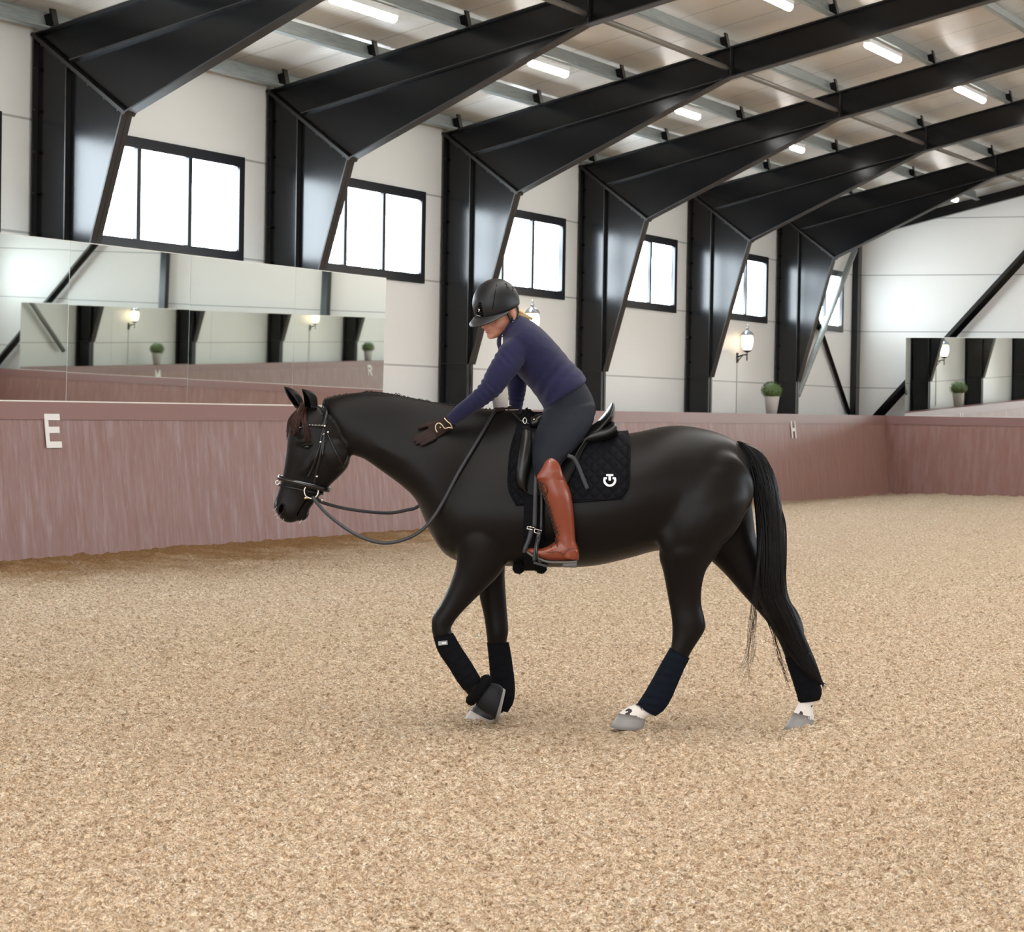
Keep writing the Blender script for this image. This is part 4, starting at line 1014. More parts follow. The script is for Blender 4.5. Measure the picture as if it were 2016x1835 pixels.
# breastplate ring strap at the front arch
mb = MB(); q = [hit(TBP, u, v, .004) for u, v in ((1010, 815), (1022, 827), (1034, 832), (1042, 836))]; ribbon(mb, [a for a, _ in q], [b for _, b in q], .012, .004); part('front_strap', mb, MAT['leather'], sad, base)
th_ = np.linspace(0, 2*math.pi, 17); mb = MB(); c = hit(TBP, 1033, 832, .014)[0]; mb.tube([c+A3(.009*math.cos(a), 0, .014*math.sin(a)) for a in th_], .0025, 6, cap=False); part('ring', mb, MAT['steel_bit'], sad, base)
# billet strap with its hanging end
mb = MB(); q = [P(*a) for a in ((1117, 897, .315), (1130, 903, .318), (1140, 922, .320), (1149, 945, .322), (1156.5, 963, .323))]; ribbon(mb, q, [A3(0, -1, 0)]*5, .020, .005); part('strap_end', mb, MAT['rein'], sad, base)
mb = MB(); q = [P(*a) for a in ((1156, 861, .295), (1140, 885, .305), (1130, 905, .31))]; ribbon(mb, q, [A3(0, -1, 0)]*3, .006, .003); part('thin_strap', mb, MAT['leather'], sad, base)
# stirrups
for d in (1, -1):
    mb = MB(); D = .352*d; nn = A3(0, -d, 0)
    ribbon(mb, [P(1056, 930, .33*d), P(1054, 965, D), P(1053, 1005, D), P(1052, 1040, D)], [nn]*4, .020, .004)
    ribbon(mb, [P(1066, 950, .32*d), P(1066, 1000, .335*d), P(1065, 1045, .34*d)], [nn]*3, .012, .004)
    part('stirrup_leather', mb, MAT['rein'], sad, base)
    mb = MB(); ribbon(mb, [P(1047, 1040, D+.01*d), P(1042, 1060, D+.012*d), P(1034, 1080, D+.014*d), P(1031, 1089, D+.014*d)], [nn]*4, [.022, .022, .02, .012], .004)
    ribbon(mb, [P(1062, 1044, D+.012*d), P(1059, 1062, D+.018*d), P(1054, 1085, D+.02*d), P(1051.5, 1105, D+.02*d)], [nn]*4, [.018, .02, .02, .018], .004); part('leather_end', mb, MAT['rein'], sad, base)
    mb = MB(); bx = [P(1038.5, 1036.5, D+.018*d), P(1052, 1039, D+.018*d), P(1051, 1044, D+.018*d), P(1037.5, 1041, D+.018*d)]; mb.tube(bx+[bx[0]], .003, 6)
    bx = [P(1053, 1041, D+.018*d), P(1066.5, 1045, D+.018*d), P(1065, 1052, D+.018*d), P(1052, 1048, D+.018*d)]; mb.tube(bx+[bx[0]], .003, 6); part('buckle', mb, MAT['steel_bit'], sad, base)
    mb = MB(); t1 = P(1060, 1047, .33*d)
    for e in (.385, .268): mb.tube(crom([t1, P(1059, 1058, (.33+.75*(e-.33))*d), P(1056, 1080, e*d), P(1060, 1103, e*d), P(1066, 1108, e*d)], 4), .006, 8)
    part('stirrup_iron', mb, MAT['patent'], sad, base)
    mb = MB(); a, b = P(1050, 1106, .33*d), P(1078, 1114, .33*d); ax_ = (b-a); up = A3(-ax_[2], 0, ax_[0]); up /= np.linalg.norm(up)
    mb.add([a+ax_*x+A3(0, .062*y, 0)+up*z for x in (0, 1) for y in (-1, 1) for z in (-.006, .006)], [(0, 1, 3, 2), (4, 6, 7, 5), (0, 4, 5, 1), (2, 3, 7, 6), (0, 2, 6, 4), (1, 5, 7, 3)]); part('tread', mb, MAT['patent'], sad, base, False)
# girth
mb = MB(); belt(TB, (1052, 850), (1050, 1113), .10, .016, .004, 60, mb); gb = P(1050, 1125, 0); gb[1] = 0
gir = local_thing('girth', 'black girth with fleece edges around the belly behind the forelegs', 'girth', gb); part('band', mb, MAT['wrap'], gir, gb)
for u0, u1 in ((1010, 1032), (1054, 1076)):
    mb = MB(); pts = []
    for d in np.linspace(-.15, .15, 11):
        uc = (u0+u1)/2; c = P(uc, 1117, 0); pts.append(A3(c[0], d, c[2]+.012*(abs(d)/.15)**2-.003))
    mb.tube(crom(pts, 3), .026, 12); g_ = [p+A3(0, 0, 0) for p in pts]; fuzz(mb, crom(pts, 4), .026, 800, int(u0), .005); part('fleece_roll', mb, MAT['fleece'], gir, gb)

# bridle
base = P(640, 955, 0)
bri = local_thing('bridle', "black leather bridle with a padded noseband on the horse's head", 'bridle', base)
def bp(name, mb, mt=None): return part(name, mb, mt or MAT['leather'], bri, base)
def bps(name, px, width, th, off, mt=None):
    mb = strap(TB, px, width, th, off, both=False); v, f = np.concatenate(mb.v), mb.f; bp(name, mb, mt)
    bp(name, MB().add(v*MIR, [q[::-1] for q in f]), mt)
bps('crown_strap', [(639, 792), (640, 800), (640.5, 814), (640, 828), (638, 839)], .026, .006, .003)
x0 = P(639, 788)[0]; q = [TB.ray_cast(Vector((x0, y, 3)), Vector((0, 0, -1))) for y in np.linspace(-.046, .046, 9)]; mb = MB(); ribbon(mb, [A3(*h[0])+A3(0, 0, .003) for h in q], [A3(*h[1]) for h in q], .026, .005); bp('poll_piece', mb)
bps('browband', [(638, 839), (624, 838.5), (610, 837.5), (598, 840), (586, 845), (577, 849)], .011, .006, .004, MAT['patent'])
mb = MB(); g = [hit(TB, u, v, .011) for u, v in ((634, 838.5), (628, 838), (622, 838), (616, 838), (610, 837.7), (604, 838.5), (598, 840), (592, 842), (586, 845), (580, 847.5))]
for a, _ in g: mb.ell(a, [(.0035, 0, 0), (0, .0035, 0), (0, 0, .0035)], 8, 6)
bp('browband_studs', mb, MAT['steel_bit'])
bps('cheek_strap', [(638, 842), (633, 856), (631, 872), (625, 892), (620, 907), (613, 925), (606, 940)], .012, .005, .003)
bps('bit_cheekpiece', [(639, 842), (637, 860), (633, 885), (628, 908), (624, 925), (621, 940), (618, 955)], .014, .005, .003)
mb = MB(); q = [hit(TB, u, v, .010) for u, v in ((638, 855), (637, 875), (634.5, 897))]; ribbon(mb, [a for a, _ in q], [b for _, b in q], .010, .004); bp('strap_end', mb)
bps('throatlatch', [(644, 852), (653, 872), (664, 896), (674, 915), (681, 926)], .010, .005, .003)
mb = MB(); belt(TB, (550, 940), (618, 957), .025, .019, .002, 48, mb); bp('noseband', mb, MAT['patent'])
mb = MB(); belt(TB, (547, 954), (616, 968), .012, .006, .002, 48, mb); bp('flash_strap', mb, MAT['leather'])
mb = MB()
for u, v in ((631, 870.5), (637, 856), (639, 839.5), (624, 937), (645, 851.5), (566, 942)):
    p, n_ = hit(TB, u, v, .010); mb.ell(p, [(.007, 0, 0), (0, .004, 0), (0, 0, .006)], 10, 6)
bp('buckles', mb, MAT['steel_bit'])
p0 = P(546.5, 950, .012); mb = MB().tube([p0+A3(.009*math.cos(a), 0, .010*math.sin(a)) for a in th_], .0035, 6, cap=False); bp('front_ring', mb, MAT['steel_bit'])
for d in (1, -1):
    c = hit(TB, 612.5, 966, .012)[0]; c = c*(MIR if d < 0 else 1); mb = MB().tube([c+A3(.0345*math.cos(a), 0, .0345*math.sin(a)) for a in np.linspace(0, 2*math.pi, 33)], .0042, 8, cap=False); bp('bit_ring', mb, MAT['steel_bit'])
c0 = hit(TB, 601, 979, .004)[0]; mb = MB().tube([c0+A3(-.006, -.004, -.005), c0+A3(.012, -.006, .002)], [.006, .009], 8); bp('mouthpiece', mb, MAT['brass'])

# reins
rb = P(752, 1070, 0)
rein = local_thing('reins', 'thin black reins hanging slack from the bit to the rider', 'reins', rb)
near = []
for u, v, d in ((615, 978, .075), (624, 990, .09), (650, 1017, .13), (700, 1052, .17), (752, 1069, .195), (800, 1061, .205), (838, 1037, .21), (870, 992, .21), (905, 930, .20), (940, 868, .155), (962, 830, .09), (976, 811, .03)):
    p = P(u, v, d)
    if u > 838: q, n_ = hit(TB, u, v, .012, d); p = q if -q[1] > d else p
    near.append(p)
mb = MB(); ribbon(mb, near, [A3(0, -1, .15)]*len(near), .017, .005); part('near_rein', mb, MAT['rein'], rein, rb)
far = [P(*a) for a in ((622, 978, -.075), (634, 989, -.08), (690, 1003, -.13), (760, 1010, -.19), (800, 1004.5, -.21), (826, 995, -.22), (870, 950, -.23), (925, 880, -.19), (960, 832, -.12), (980, 812, -.05))]
mb = MB(); ribbon(mb, far, [A3(0, -1, .15)]*len(far), .017, .005); part('far_rein', mb, MAT['rein'], rein, rb)
mb = MB().ell(P(634.5, 984.5, .02), [(.008, 0, 0), (0, .004, 0), (0, 0, .007)]); part('rein_buckle', mb, MAT['steel_bit'], rein, rb)

# ------------------------------------------------------------------ rider
m = MAT['skin'] = mat('fair_skin', (.50, .235, .165), .5, spec=.3); BS(m).inputs['Subsurface Weight'].default_value = .08; BS(m).inputs['Subsurface Radius'].default_value = (.02, .008, .005)
MAT['lip'] = mat('lips', (.40, .13, .10), .45)
def cloth(name, col, rough, wr, sc=1.):
    m = mat(name, col, rough, spec=.2); v = mapped(m, (1, 1, 1))
    fine = noise(m, v, 520*sc, 2); fold = noise(m, mapped(m, (9, 5, 14)), 1., 2)
    bump(m, math_(m, 'ADD', math_(m, 'MULTIPLY', fold, wr), math_(m, 'MULTIPLY', fine, .06)), .8, .02); return m
MAT['sweater'] = cloth('navy_blue_knit', (.0115, .0115, .045), .8, .55)
BS(MAT['sweater']).inputs['Sheen Weight'].default_value = .12
MAT['breeches'] = cloth('dark_navy_breeches', (.0075, .0092, .0165), .75, .28); BS(MAT['breeches']).inputs['Sheen Weight'].default_value = .02
m = MAT['boot'] = mat('cognac_boot_leather', (.20, .042, .018), .30, spec=.5)
bump(m, math_(m, 'ADD', noise(m, mapped(m, (1, 1, 1)), 28, 3), math_(m, 'MULTIPLY', noise(m, mapped(m, (1, 1, 1)), 260, 2), .25)), .12, .006)
MAT['lace'] = mat('brown_lace', (.045, .02, .012), .6); MAT['sole'] = mat('grey_boot_sole', (.10, .095, .09), .6)
MAT['helmet'] = mat('matt_black_helmet', (.009, .0095, .0115), .45, spec=.3); MAT['helmet_brim'] = mat('dark_helmet_brim', (.017, .017, .019), .5)
MAT['glove'] = mat('brown_knit_glove', (.028, .0165, .0145), .75, spec=.2); MAT['cream'] = mat('cream_edging', (.72, .60, .42), .6)
MAT['blond'] = mat('blond_hair', (.56, .40, .20), .5)

rider = local_thing('person', 'rider in navy sweater and brown boots leaning forward to pat the black horse', 'person', P(1090, 1117, .0)*A3(1, 0, 1))
rbase = P(1090, 1117, .0)*A3(1, 0, 1)
def rp(name, mb, mt, smooth=True): return part(name, mb, mt, rider, rbase, smooth)
def rfused(name, mb, mt, vx, sm=5):
    o = fused(name, mb, mt, None, vx, sm); return o
def rfin(o): o.data.transform(Matrix.Translation(Vector(-rbase))); o.parent = rider; return o
PSI, PHI = math.radians(40), math.radians(27)
hf = A3(-math.cos(PSI)*math.cos(PHI), -math.sin(PSI)*math.cos(PHI), -math.sin(PHI))
hs = A3(math.sin(PSI), -math.cos(PSI), 0); hu = np.cross(hf, hs); hu = hu if hu[2] > 0 else -hu
HC = P(976, 598, .06)
H = lambda f, s, u: HC+hf*f+hs*s+hu*u
# skin: head, neck, torso and limbs, one surface (clothed below the collar)
mb = MB()
hd = [(.09, .045, -.06, .045), (.06, .078, -.085, .066), (.02, .090, -.094, .074), (-.02, .092, -.092, .075), (-.045, .092, -.088, .074), (-.070, .096, -.080, .072), (-.09, .100, -.062, .066), (-.110, .103, -.030, .056), (-.127, .102, .010, .044), (-.141, .094, .040, .028)]
st = [np.concatenate([H(f, 0, z), H(b, 0, z), [w, .0, 2.15]]) for z, f, b, w in hd]
v, f = loft(st, n=32, sub=5, lat=hs, cap=.4); mb.add(v, f)
mb.ell(H(.104, 0, -.052), [hf*.020, hs*.013, hu*.026]); mb.ell(H(.118, 0, -.069), [hf*.013, hs*.013, hu*.011])              # nose
for s in (-1, 1): mb.ell(H(.107, .011*s, -.072), [hf*.010, hs*.008, hu*.008]); mb.ell(H(.060, .045*s, -.082), [hf*.026, hs*.024, hu*.028])
mb.ell(H(.101, 0, -.092), [hf*.012, hs*.024, hu*.0075]); mb.ell(H(.102, 0, -.104), [hf*.011, hs*.021, hu*.008]); mb.ell(H(.097, 0, -.130), [hf*.016, hs*.024, hu*.015])
for s in (-1, 1):                                           # ears
    mb.ell(H(-.020, .082*s, -.058), [hf*.019+hu*.004, hs*.009, hu*.032]); mb.ell(H(-.014, .083*s, -.085), [hf*.009, hs*.007, hu*.011])
nk = P(1012, 640, .02); st = [np.concatenate([H(.035, 0, -.09), H(-.075, 0, -.065), [.056, 0, 2]]), np.concatenate([(H(.02, 0, -.13)*.6+P(990, 658, .03)*.4), (H(-.085, 0, -.10)*.5+P(1024, 622, .03)*.5), [.054, 0, 2]]), S(992, 668, 1030, 636, .06, .02), S(1000, 690, 1045, 650, .09)]
v, f = loft(st, n=24, sub=4); mb.add(v, f)
L_(mb, [S(1000, 690, 1050, 645, .12), S(1012, 708, 1066, 664, .14), S(1030, 738, 1095, 695, .13), S(1055, 768, 1128, 728, .125), S(1085, 800, 1145, 765, .12), S(1090, 815, 1148, 795, .12)])
def limb(side, pts): 
    for a, b in zip(pts, pts[1:]): mb.tube([a[0], b[0]], [a[1]*.62, b[1]*.62], 14)
J = lambda u, v, d, r: (P(u, v, d), r)
limb(1, [J(1012, 690, .15, .04), J(980, 735, .19, .036), J(950, 771, .2, .033), J(915, 800, .185, .028), J(893, 819, .165, .022)])
limb(-1, [J(1030, 680, -.15, .04), J(1018, 740, -.17, .036), J(1017, 772, -.15, .03), J(1015, 792, -.11, .022)])
for d in (1, -1): limb(d, [J(1125, 815, .1*d, .08), J(1098, 862, .22*d, .07), J(1078, 912, .30*d, .05), J(1092, 970, .325*d, .045), J(1108, 1030, .32*d, .035), J(1114, 1075, .32*d, .03), J(1080, 1092, .32*d, .022)])
rb_ = rfused('body', mb, MAT['skin'], .0055, 4); TS_ = bvh(rb_)
rfin(rb_)
# eyes under the brim, closed downwards
mb = MB()
for s in (-1, 1):
    c = H(.084, .032*s, -.046); mb.tube(crom([c-hs*.014, c+hf*.004-hu*.003, c+hs*.014-hf*.004], 4), .0035, 6)
    mb.ell(H(.076, .032*s, -.042), [hf*.012, hs*.013, hu*.012])
rp('eyes', mb, MAT['skin'])
mb = MB(); mb.ell(H(.1025, 0, -.0925), [hf*.0125, hs*.022, hu*.0048]); mb.ell(H(.1030, 0, -.1025), [hf*.0120, hs*.019, hu*.0058]); rp('lips', mb, MAT['lip'])
# sweater
mb = MB()
L_(mb, [S(1070, 806, 1153, 752, .172, .0), S(1069, 802, 1153.5, 744, .175), S(1060, 787, 1143, 729, .165), S(1044, 765, 1124, 711, .152), S(1023, 742, 1101, 683, .160, .01), S(1002, 715, 1078, 658, .178, .015), S(990, 692, 1057, 639, .172, .02), S(990, 676, 1040, 628, .125, .025), S(990, 664, 1026, 621, .080, .03), S(988, 656, 1018, 619, .066, .035)], n=36, cap=.12)
L_(mb, [S(1000, 668, 1048, 672, .075, .12), S(986, 680, 1036, 706, .070, .15), S(973, 702, 1022, 730, .062, .18), S(959, 727, 1003, 753, .055, .20), S(944.5, 756, 985, 776, .051, .205), S(926, 776, 961, 795, .046, .20), S(900, 797.5, 936, 812, .040, .18), S(878, 820, 894, 839, .031, .155)], n=26, cap=.1)
L_(mb, [S(1002, 670, 1050, 660, .075, -.12), S(1000, 705, 1048, 705, .064, -.16), S(997, 738, 1039, 742, .056, -.17), S(999, 762, 1036, 768, .050, -.16), S(1001, 785, 1031, 792, .042, -.125), S(1003, 801, 1027, 812, .036, -.09)], n=26, cap=.1)
sw = rfused('sweater', mb, MAT['sweater'], .007, 5)
Vw = verts(sw).astype(float)                                # soft creases at elbow, waist and under the arm
nrm = np.array([v.normal for v in sw.data.vertices])
def crease(V, c, ax, ln, rad, amp, per, wig=0.):
    rel = V-c; s = rel@ax; dist = np.linalg.norm(rel-s[:, None]*ax, axis=1)
    return amp*np.sin(2*math.pi*(s/per)+wig*np.sin(dist*40))*np.exp(-(s/ln)**2)*np.exp(-(dist/rad)**4)
a1 = P(905, 808, .18)-P(985, 725, .2); a1 /= np.linalg.norm(a1)
dz = crease(Vw, P(953, 768, .2), a1, .06, .09, .0035, .030, .7)+crease(Vw, P(992, 712, .18), a1, .045, .07, .0035, .034, 1.)
a2 = P(1150, 750)-P(1040, 660); a2 /= np.linalg.norm(a2); dz += crease(Vw, P(1095, 745, .1), a2, .10, .16, .0028, .052, 1.2)
a3 = P(1014, 806)-P(1018, 740); a3 /= np.linalg.norm(a3); dz += crease(Vw, P(1016, 785, -.12), a3, .05, .07, .0018, .024, .9)
sw.data.vertices.foreach_set('co', (Vw+nrm*dz[:, None]).astype(np.float32).ravel()); sw.data.update(); TSW = bvh(sw); rfin(sw)
mb = MB(); ribbon(mb, [P(986.5, 657, .06), P(983.5, 667, .075), P(983, 677, .09), (P(985, 690, .10))], [A3(-.6, -.8, 0)]*4, [.016, .024, .024, .014], .006); rp('zip_placket', mb, MAT['sweater'])
# breeches
mb = MB()
L_(mb, [S(1074, 797, 1150, 752, .160), S(1069, 808, 1160, 768, .172), S(1068, 818, 1170, 790, .185), S(1073, 832, 1173, 812, .175), S(1085, 845, 1160, 838, .14)], n=32)
for d in (1, -1):
    L_(mb, [S(1070, 808, 1172.5, 796, .10, .085*d), S(1060, 834, 1168, 832, .102, .15*d), S(1052, 858, 1150, 862, .094, .21*d), S(1047.5, 884, 1128, 889, .082, .26*d), S(1048, 908, 1108, 910, .070, .30*d), S(1050, 925, 1103, 925, .063, .315*d), S(1054, 945, 1106, 945, .056, .322*d)], n=28)
br = rfused('breeches', mb, MAT['breeches'], .008, 5); rfin(br)
# tall boots
def boot(d, name='riding_boot'):
    mb = MB()
    L_(mb, [S(1053, 933, 1108, 931, .061, .325*d), S(1059, 952, 1116, 950, .064, .325*d), S(1068, 976, 1124, 972, .065, .325*d), S(1077, 1000, 1128.5, 1000, .061, .322*d), S(1084, 1024, 1131, 1028, .053, .32*d), S(1091, 1044, 1132.5, 1052, .045, .32*d), S(1094, 1060, 1134, 1072, .043, .32*d), S(1096, 1072, 1136.5, 1092, .042, .32*d), S(1102, 1096, 1136, 1104, .040, .32*d)], n=30, cap=.05)
    L_(mb, [S(1128, 1062, 1136, 1105, .038, .32*d), S(1110, 1060, 1112, 1105, .042, .32*d), S(1094, 1066, 1091, 1105.5, .042, .32*d), S(1080, 1074.5, 1076, 1104, .044, .325*d), S(1064, 1080, 1060, 1099, .044, .328*d), S(1049, 1078.5, 1046, 1092, .038, .33*d), S(1038, 1079.5, 1037.5, 1086.5, .024, .33*d)], n=24, cap=.5)
    # raised dress top on the outer side
    L_(mb, [S(1055, 942, 1110, 942, .030, .358*d), S(1063, 925, 1106, 925, .027, .361*d), S(1070, 910, 1100, 911, .020, .358*d), S(1078, 902.5, 1091, 903, .012, .354*d)], n=22)
    o = rfused(name, mb, MAT['boot'], .0058, 5); T = bvh(o)
    rfin(o)
    so = MB()
    def strip(top, th): pass
    L_(so, [S(1036, 1083, 1036, 1088, .024, .33*d, 0, 5), S(1047, 1090, 1046, 1095, .039, .33*d, 0, 5), S(1061, 1097, 1060, 1102.5, .045, .328*d, 0, 5), S(1078, 1103, 1077, 1108, .043, .325*d, 0, 5), S(1095, 1104, 1095, 1109, .040, .32*d, 0, 5), S(1118, 1104, 1118, 1109, .041, .32*d, 0, 5), S(1136, 1103, 1136, 1108, .038, .32*d, 0, 5)], n=20, cap=.02)
    s_ = part('sole', so, MAT['sole'], o, rbase)
    hl = MB(); L_(hl, [S(1107, 1107, 1107, 1116, .036, .32*d, 0, 6), S(1122, 1107, 1122, 1116.8, .040, .32*d, 0, 6), S(1135.5, 1106, 1135, 1117, .036, .32*d, 0, 6)], n=20, cap=.02); part('heel', hl, MAT['sole'], o, rbase)
    if d > 0: 
        lc = MB(); eye = MB()
        fr = crom(np.array([(1061, 952), (1068, 974), (1076, 996), (1083, 1018), (1089, 1038), (1094, 1056)], float), 5); pr_ = []
        for i, (u, v) in enumerate(fr[::2]):
            p1, n1_ = hit(T, u+7, v, .003); p2, n2_ = hit(T, u+1.5, v-2, .003); eye.ell(p1, [(.0045, 0, 0), (0, .0035, 0), (0, 0, .0045)], 8, 6); pr_.append((p1, p2))
        for (a, b), (a2, b2) in zip(pr_, pr_[1:]): lc.tube([a, b2], .0026, 5); lc.tube([a2, b], .0026, 5); lc.tube([b, b2], .0028, 5)
        bw = [hit(T, u, v, .005)[0] for u, v in ((1095, 1058), (1099, 1064), (1094, 1070), (1090, 1066), (1095, 1060))]; lc.tube(crom(bw, 4), .0022, 5)
        for q_ in (((1094, 1060), (1089, 1071), (1085, 1079)), ((1095, 1060), (1096, 1070), (1098, 1077))): lc.tube(crom([hit(T, *a, .004)[0] for a in q_], 4), .0022, 5)
        lp = [hit(T, u, v, .005)[0] for u, v in ((1064, 949), (1073, 953), (1078, 964), (1075, 975), (1067, 968), (1062, 956))]; lc.tube(crom(lp, 4), .0024, 5)
        part('laces', lc, MAT['lace'], o, rbase); part('lace_hooks', eye, MAT['lace'], o, rbase)
        p, n_ = hit(T, 1083, 909, .002); st_ = MB(); st_.ell(p, [(.0055, 0, 0), (0, .003, 0), (0, 0, .0055)], 4, 3); part('stud', st_, MAT['steel_bit'], o, rbase, False)
        sm = MB()
        for q_ in (((1108, 1096), (1116, 1084), (1128, 1080), (1136, 1081)), ((1068, 1084), (1080, 1088), (1096, 1086), (1108, 1090))): sm.tube(crom([hit(T, *a, .0005)[0] for a in q_], 5), .0018, 5)
        part('seam', sm, MAT['lace'], o, rbase)
    return o
boot(1); boot(-1)
# gloves with five fingers
def finger(mb, pts, r):
    q = crom([P(*a) for a in pts], 4); k = len(q); rs = np.interp(np.linspace(0, 1, k), [0, .5, .85, 1], [r, r*.98, r*.85, r*.5]); mb.tube(q, list(rs), 12); mb.ell(q[-1], [(r*.6, 0, 0), (0, r*.6, 0), (0, 0, r*.6)], 10, 8)
dn = lambda u, v: -hit(TB, u, v, .012, .1)[0][1]
mb = MB(); D0 = dn(850, 848)
L_(mb, [S(880, 818, 897, 839, .030, .155), S(872, 823, 890, 845, .027, D0+.024), S(860, 829, 878, 852, .020, D0+.012), S(849, 836, 867, 860, .017, D0+.006), S(843, 842, 859, 865, .014, D0+.004)], n=22)
for pts, r in (([(848, 846), (836, 852), (825, 857), (816, 862)], .0105), ([(851, 851), (838, 857.5), (826, 863), (815, 868)], .0108), ([(855, 856), (842, 862.5), (830, 868), (819, 874)], .0102), ([(859, 861), (848, 867), (838, 872), (829, 877)], .0092)):
    finger(mb, [(u, v, dn(u, v)+.004) for u, v in pts], r)
finger(mb, [(u, v, dn(u, v)+.006) for u, v in ((862, 834), (848, 835), (836, 838.5), (824, 843))], .0115)
g1 = rfused('glove', mb, MAT['glove'], .004, 3); TG = bvh(g1); rfin(g1)
mb = MB(); mb.tube(crom([hit(TG, u, v, .002)[0] for u, v in ((878, 818), (876, 824), (882, 830), (887, 834), (890, 841))], 4), .0028, 6)
mb.tube(crom([hit(TG, u, v, .002)[0] for u, v in ((891, 842.5), (884, 841), (876, 843), (870, 836), (864, 833), (858.5, 837), (858, 845), (861, 851))], 5), .0026, 6); part('cuff_edging', mb, MAT['cream'], g1, rbase)
mb = MB().ell(hit(TG, 867, 841.5, .002)[0], [(.004, 0, 0), (0, .0025, 0), (0, 0, .004)], 8, 6); part('snap_button', mb, MAT['brass'], g1, rbase)
mb = MB(); L_(mb, [S(1003, 798, 1028, 812, .034, -.09), S(997, 802, 1016, 817, .028, -.06), S(987, 804, 1002, 819, .026, -.03), S(980, 806, 992, 819, .022, -.015)], n=20)
for i, (dd, r) in enumerate(((.022, .0105), (.0, .0108), (-.022, .0102), (-.042, .0092))):
    finger(mb, [(988, 808, dd-.01), (977, 806, dd), (972, 811, dd+.004), (975, 817, dd+.006), (983, 819, dd+.004)], r)
finger(mb, [(1000, 808, .0), (990, 806, .02), (981, 807, .028), (975, 809, .03)], .0115)
g2 = rfused('glove', mb, MAT['glove'], .004, 3); TG2 = bvh(g2); rfin(g2)
mb = MB(); mb.tube(crom([hit(TG2, u, v, .002)[0] for u, v in ((1003, 799.5), (1012, 801), (1020, 807), (1025, 814))], 4), .0028, 6); part('cuff_edging', mb, MAT['cream'], g2, rbase)
# hair: gathered at the nape
mb = MB(); mb.ell(H(-.075, 0, -.055), [hf*.03, hs*.06, hu*.035])
L_(mb, [S(1000, 606, 1010, 622, .035, .03), S(1014, 609, 1018, 624, .03, .03), S(1028, 615, 1030, 626, .022, .03), S(1040, 622, 1042, 629, .012, .03), S(1046, 627, 1047, 631, .005, .03)], n=16)
rng = random.Random(3)
for i in range(60):
    o_ = A3(rng.uniform(-.01, .01), rng.uniform(-.03, .03), rng.uniform(-.004, .01)); strand(mb, [P(1003, 609, .03)+o_, P(1018, 613, .03)+o_, P(1033, 620, .03)+o_*.6, P(1046+rng.uniform(-3, 3), 628+rng.uniform(-2, 2), .03)+o_*.3], .003, .001)
for i in range(16): strand(mb, [H(-.02, .074+rng.uniform(0, .006), -.018), H(-.035+rng.uniform(-.01, .01), .080, -.035), H(-.06, .06, -.05)], .003, .001)
rp('hair', mb, MAT['blond'])
# helmet
mb = MB(); nt, npz = 48, 16; AF, AS, AU = .122, .103, .122
def dome(sc, u):
    V = []
    for i in range(npz+1):
        for j in range(nt):
            th = 2*math.pi*j/nt; lo = math.radians(-17+5*math.cos(th)); ph = lo+(math.pi/2-lo)*i/npz
            bk = 1.0+(.06 if math.cos(th) < 0 else 0)*abs(math.cos(th))
            V.append(H(AF*sc*bk*math.cos(ph)*math.cos(th), AS*sc*math.cos(ph)*math.sin(th), AU*sc*math.sin(ph)+u))
    return V
V1, V2 = dome(1, 0), dome(.93, 0); n1_ = (npz+1)*nt
Fc = [(i*nt+j, i*nt+(j+1) % nt, (i+1)*nt+(j+1) % nt, (i+1)*nt+j) for i in range(npz) for j in range(nt)]
mb.add(V1+V2, Fc+[tuple(x+n1_ for x in q_[::-1]) for q_ in Fc]+[(j, n1_+j, n1_+(j+1) % nt, (j+1) % nt) for j in range(nt)])
hel = rp('helmet', mb, MAT['helmet'])
TH = BVHTree.FromPolygons([tuple(A3(*v.co)+rbase) for v in hel.data.vertices], [tuple(p.vertices) for p in hel.data.polygons])
mb = MB(); V = []; K = 33
for j in range(K):
    th = math.radians(-82+164*j/(K-1)); lo = math.radians(-17+5*math.cos(th)); ex = .058*max(0, math.cos(th*1.05))**.55
    r0 = (AF*math.cos(lo)*math.cos(th)*.985, AS*math.cos(lo)*math.sin(th)*.985); z0 = AU*math.sin(lo); dn_ = (math.cos(th), math.sin(th)*.55)
    for fr_, dz_ in ((0, .012), (.35, .004), (.7, -.006), (1, -.016), (1.0, -.021), (.7, -.013), (.35, -.004), (0, .002)):
        V.append(H(r0[0]+dn_[0]*ex*fr_, r0[1]+dn_[1]*ex*fr_, z0+dz_*max(.2, math.cos(th))))
Fc = [(j*8+i, j*8+(i+1) % 8, (j+1)*8+(i+1) % 8, (j+1)*8+i) for j in range(K-1) for i in range(8)]
mb.add(V, Fc); part('brim', mb, MAT['helmet_brim'], hel, rbase)
mb = MB()
for q_ in (((978, 560), (974, 580), (970, 605), (967, 626)), ((997, 552.5), (997.5, 560), (999, 567), (1010, 566), (1016, 568))): mb.tube(crom([hit(TH, *a, .0010)[0] for a in q_], 5), .0014, 5)
part('seam', mb, MAT['dark'], hel, rbase)
vent = [(936.5, 618), (937, 606), (941, 596), (946, 592.5), (951, 596), (953, 608), (953, 624)]
g = [hit(TH, *a, .0004) for a in vent]; mb = MB(); mb.tube(crom([a for a, _ in g]+[g[0][0]], 5), .003, 6); part('vent_rim', mb, MAT['helmet_brim'], hel, rbase)
mb = MB(); rows = [[(937.5+(1-t)*7.2+(s)*(15.2-(1-t)*13.4), 595+t*24+s*4*t) for s in np.linspace(0, 1, 7)] for t in np.linspace(0.05, 1, 9)]
sheet(TH, rows, .0004, .0012, both=False, mb=mb); part('vent_mesh', mb, MAT['dark'], hel, rbase)
mb = MB()
for rr in range(1, 8, 1):
    q_ = [hit(TH, *a, .002)[0] for a in rows[rr]]; mb.tube(q_, .0009, 4)
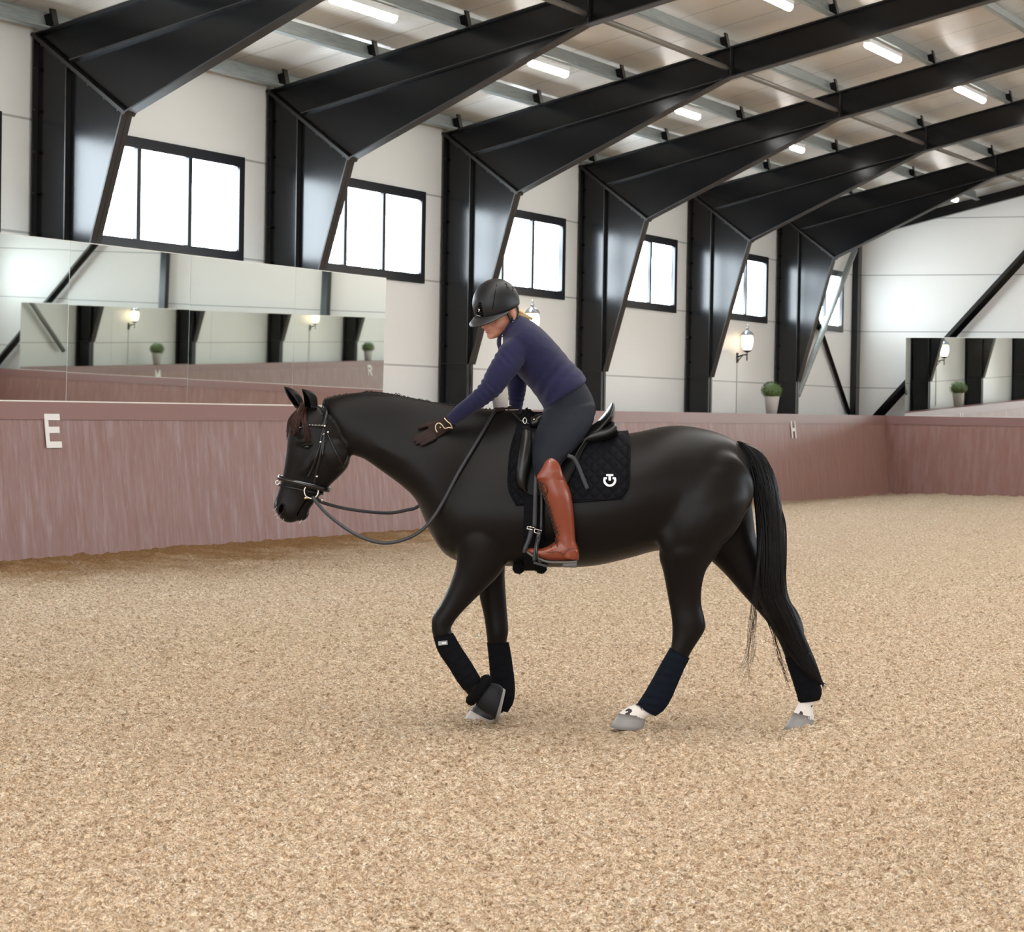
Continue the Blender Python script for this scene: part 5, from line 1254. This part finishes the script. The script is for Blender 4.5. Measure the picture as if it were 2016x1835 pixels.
part('vent_grille', mb, MAT['helmet_brim'], hel, rbase)
mb = MB()
for q_, w in (([(942.5, 609), (944.5, 608.5), (944.5, 610.5), (943, 613)], .004), ([(939.5, 619), (941.2, 620.5)], .004), ([(942, 620.2), (944, 621.4)], .004), ([(945, 621.2), (946.6, 622.2)], .004)):
    g = [hit(TH, *a, .0032) for a in q_]; ribbon(mb, [a for a, _ in g], [b for _, b in g], w, .0012)
part('white_mark', mb, MAT['white_tag'], hel, rbase)
mb = MB()                                                   # harness round the ear and chin strap
ribbon(mb, [H(.02, .076, -.02), H(.012, .080, -.055), H(.008, .078, -.09), H(.012, .070, -.115), H(.03, .045, -.148), H(.04, .0, -.160)], [hs, hs, hs, hs*.8-hu*.5, hs*.3-hu, -hu], .014, .003)
ribbon(mb, [H(-.055, .072, -.02), H(-.046, .088, -.06), H(-.020, .092, -.094), H(.008, .080, -.10)], [hs]*4, .011, .003)
ribbon(mb, [H(.02, -.076, -.02), H(.012, -.080, -.055), H(.012, -.070, -.115), H(.03, -.045, -.148), H(.04, .0, -.160)], [-hs, -hs, -hs, -hs*.3-hu, -hu], .014, .003)
part('harness', mb, MAT['leather'], hel, rbase)
mb = MB(); mb.ell(H(-.006, .087, -.088), [hf*.004, hs*.002, hu*.004], 8, 6); mb.ell(H(.004, .085, -.098), [hf*.004, hs*.002, hu*.004], 8, 6); part('harness_studs', mb, MAT['steel_bit'], hel, rbase)

# ------------------------------------------------------------------ daylight and render look
w = bpy.data.worlds.new('daylight'); scn.world = w; w.use_nodes = True
w.node_tree.nodes['Background'].inputs[0].default_value = (.93, .97, 1., 1); w.node_tree.nodes['Background'].inputs[1].default_value = 3.0
scn.view_settings.view_transform = 'Standard'; scn.view_settings.look = 'None'; scn.view_settings.gamma = 1; scn.view_settings.use_curve_mapping = False
scn.view_settings.exposure = 0.46
cy_ = scn.cycles; cy_.max_bounces = 6; cy_.diffuse_bounces = 3; cy_.glossy_bounces = 5; cy_.use_light_tree = False; cy_.use_adaptive_sampling = True; cy_.adaptive_threshold = .03; cy_.use_denoising = True; cy_.caustics_reflective = True
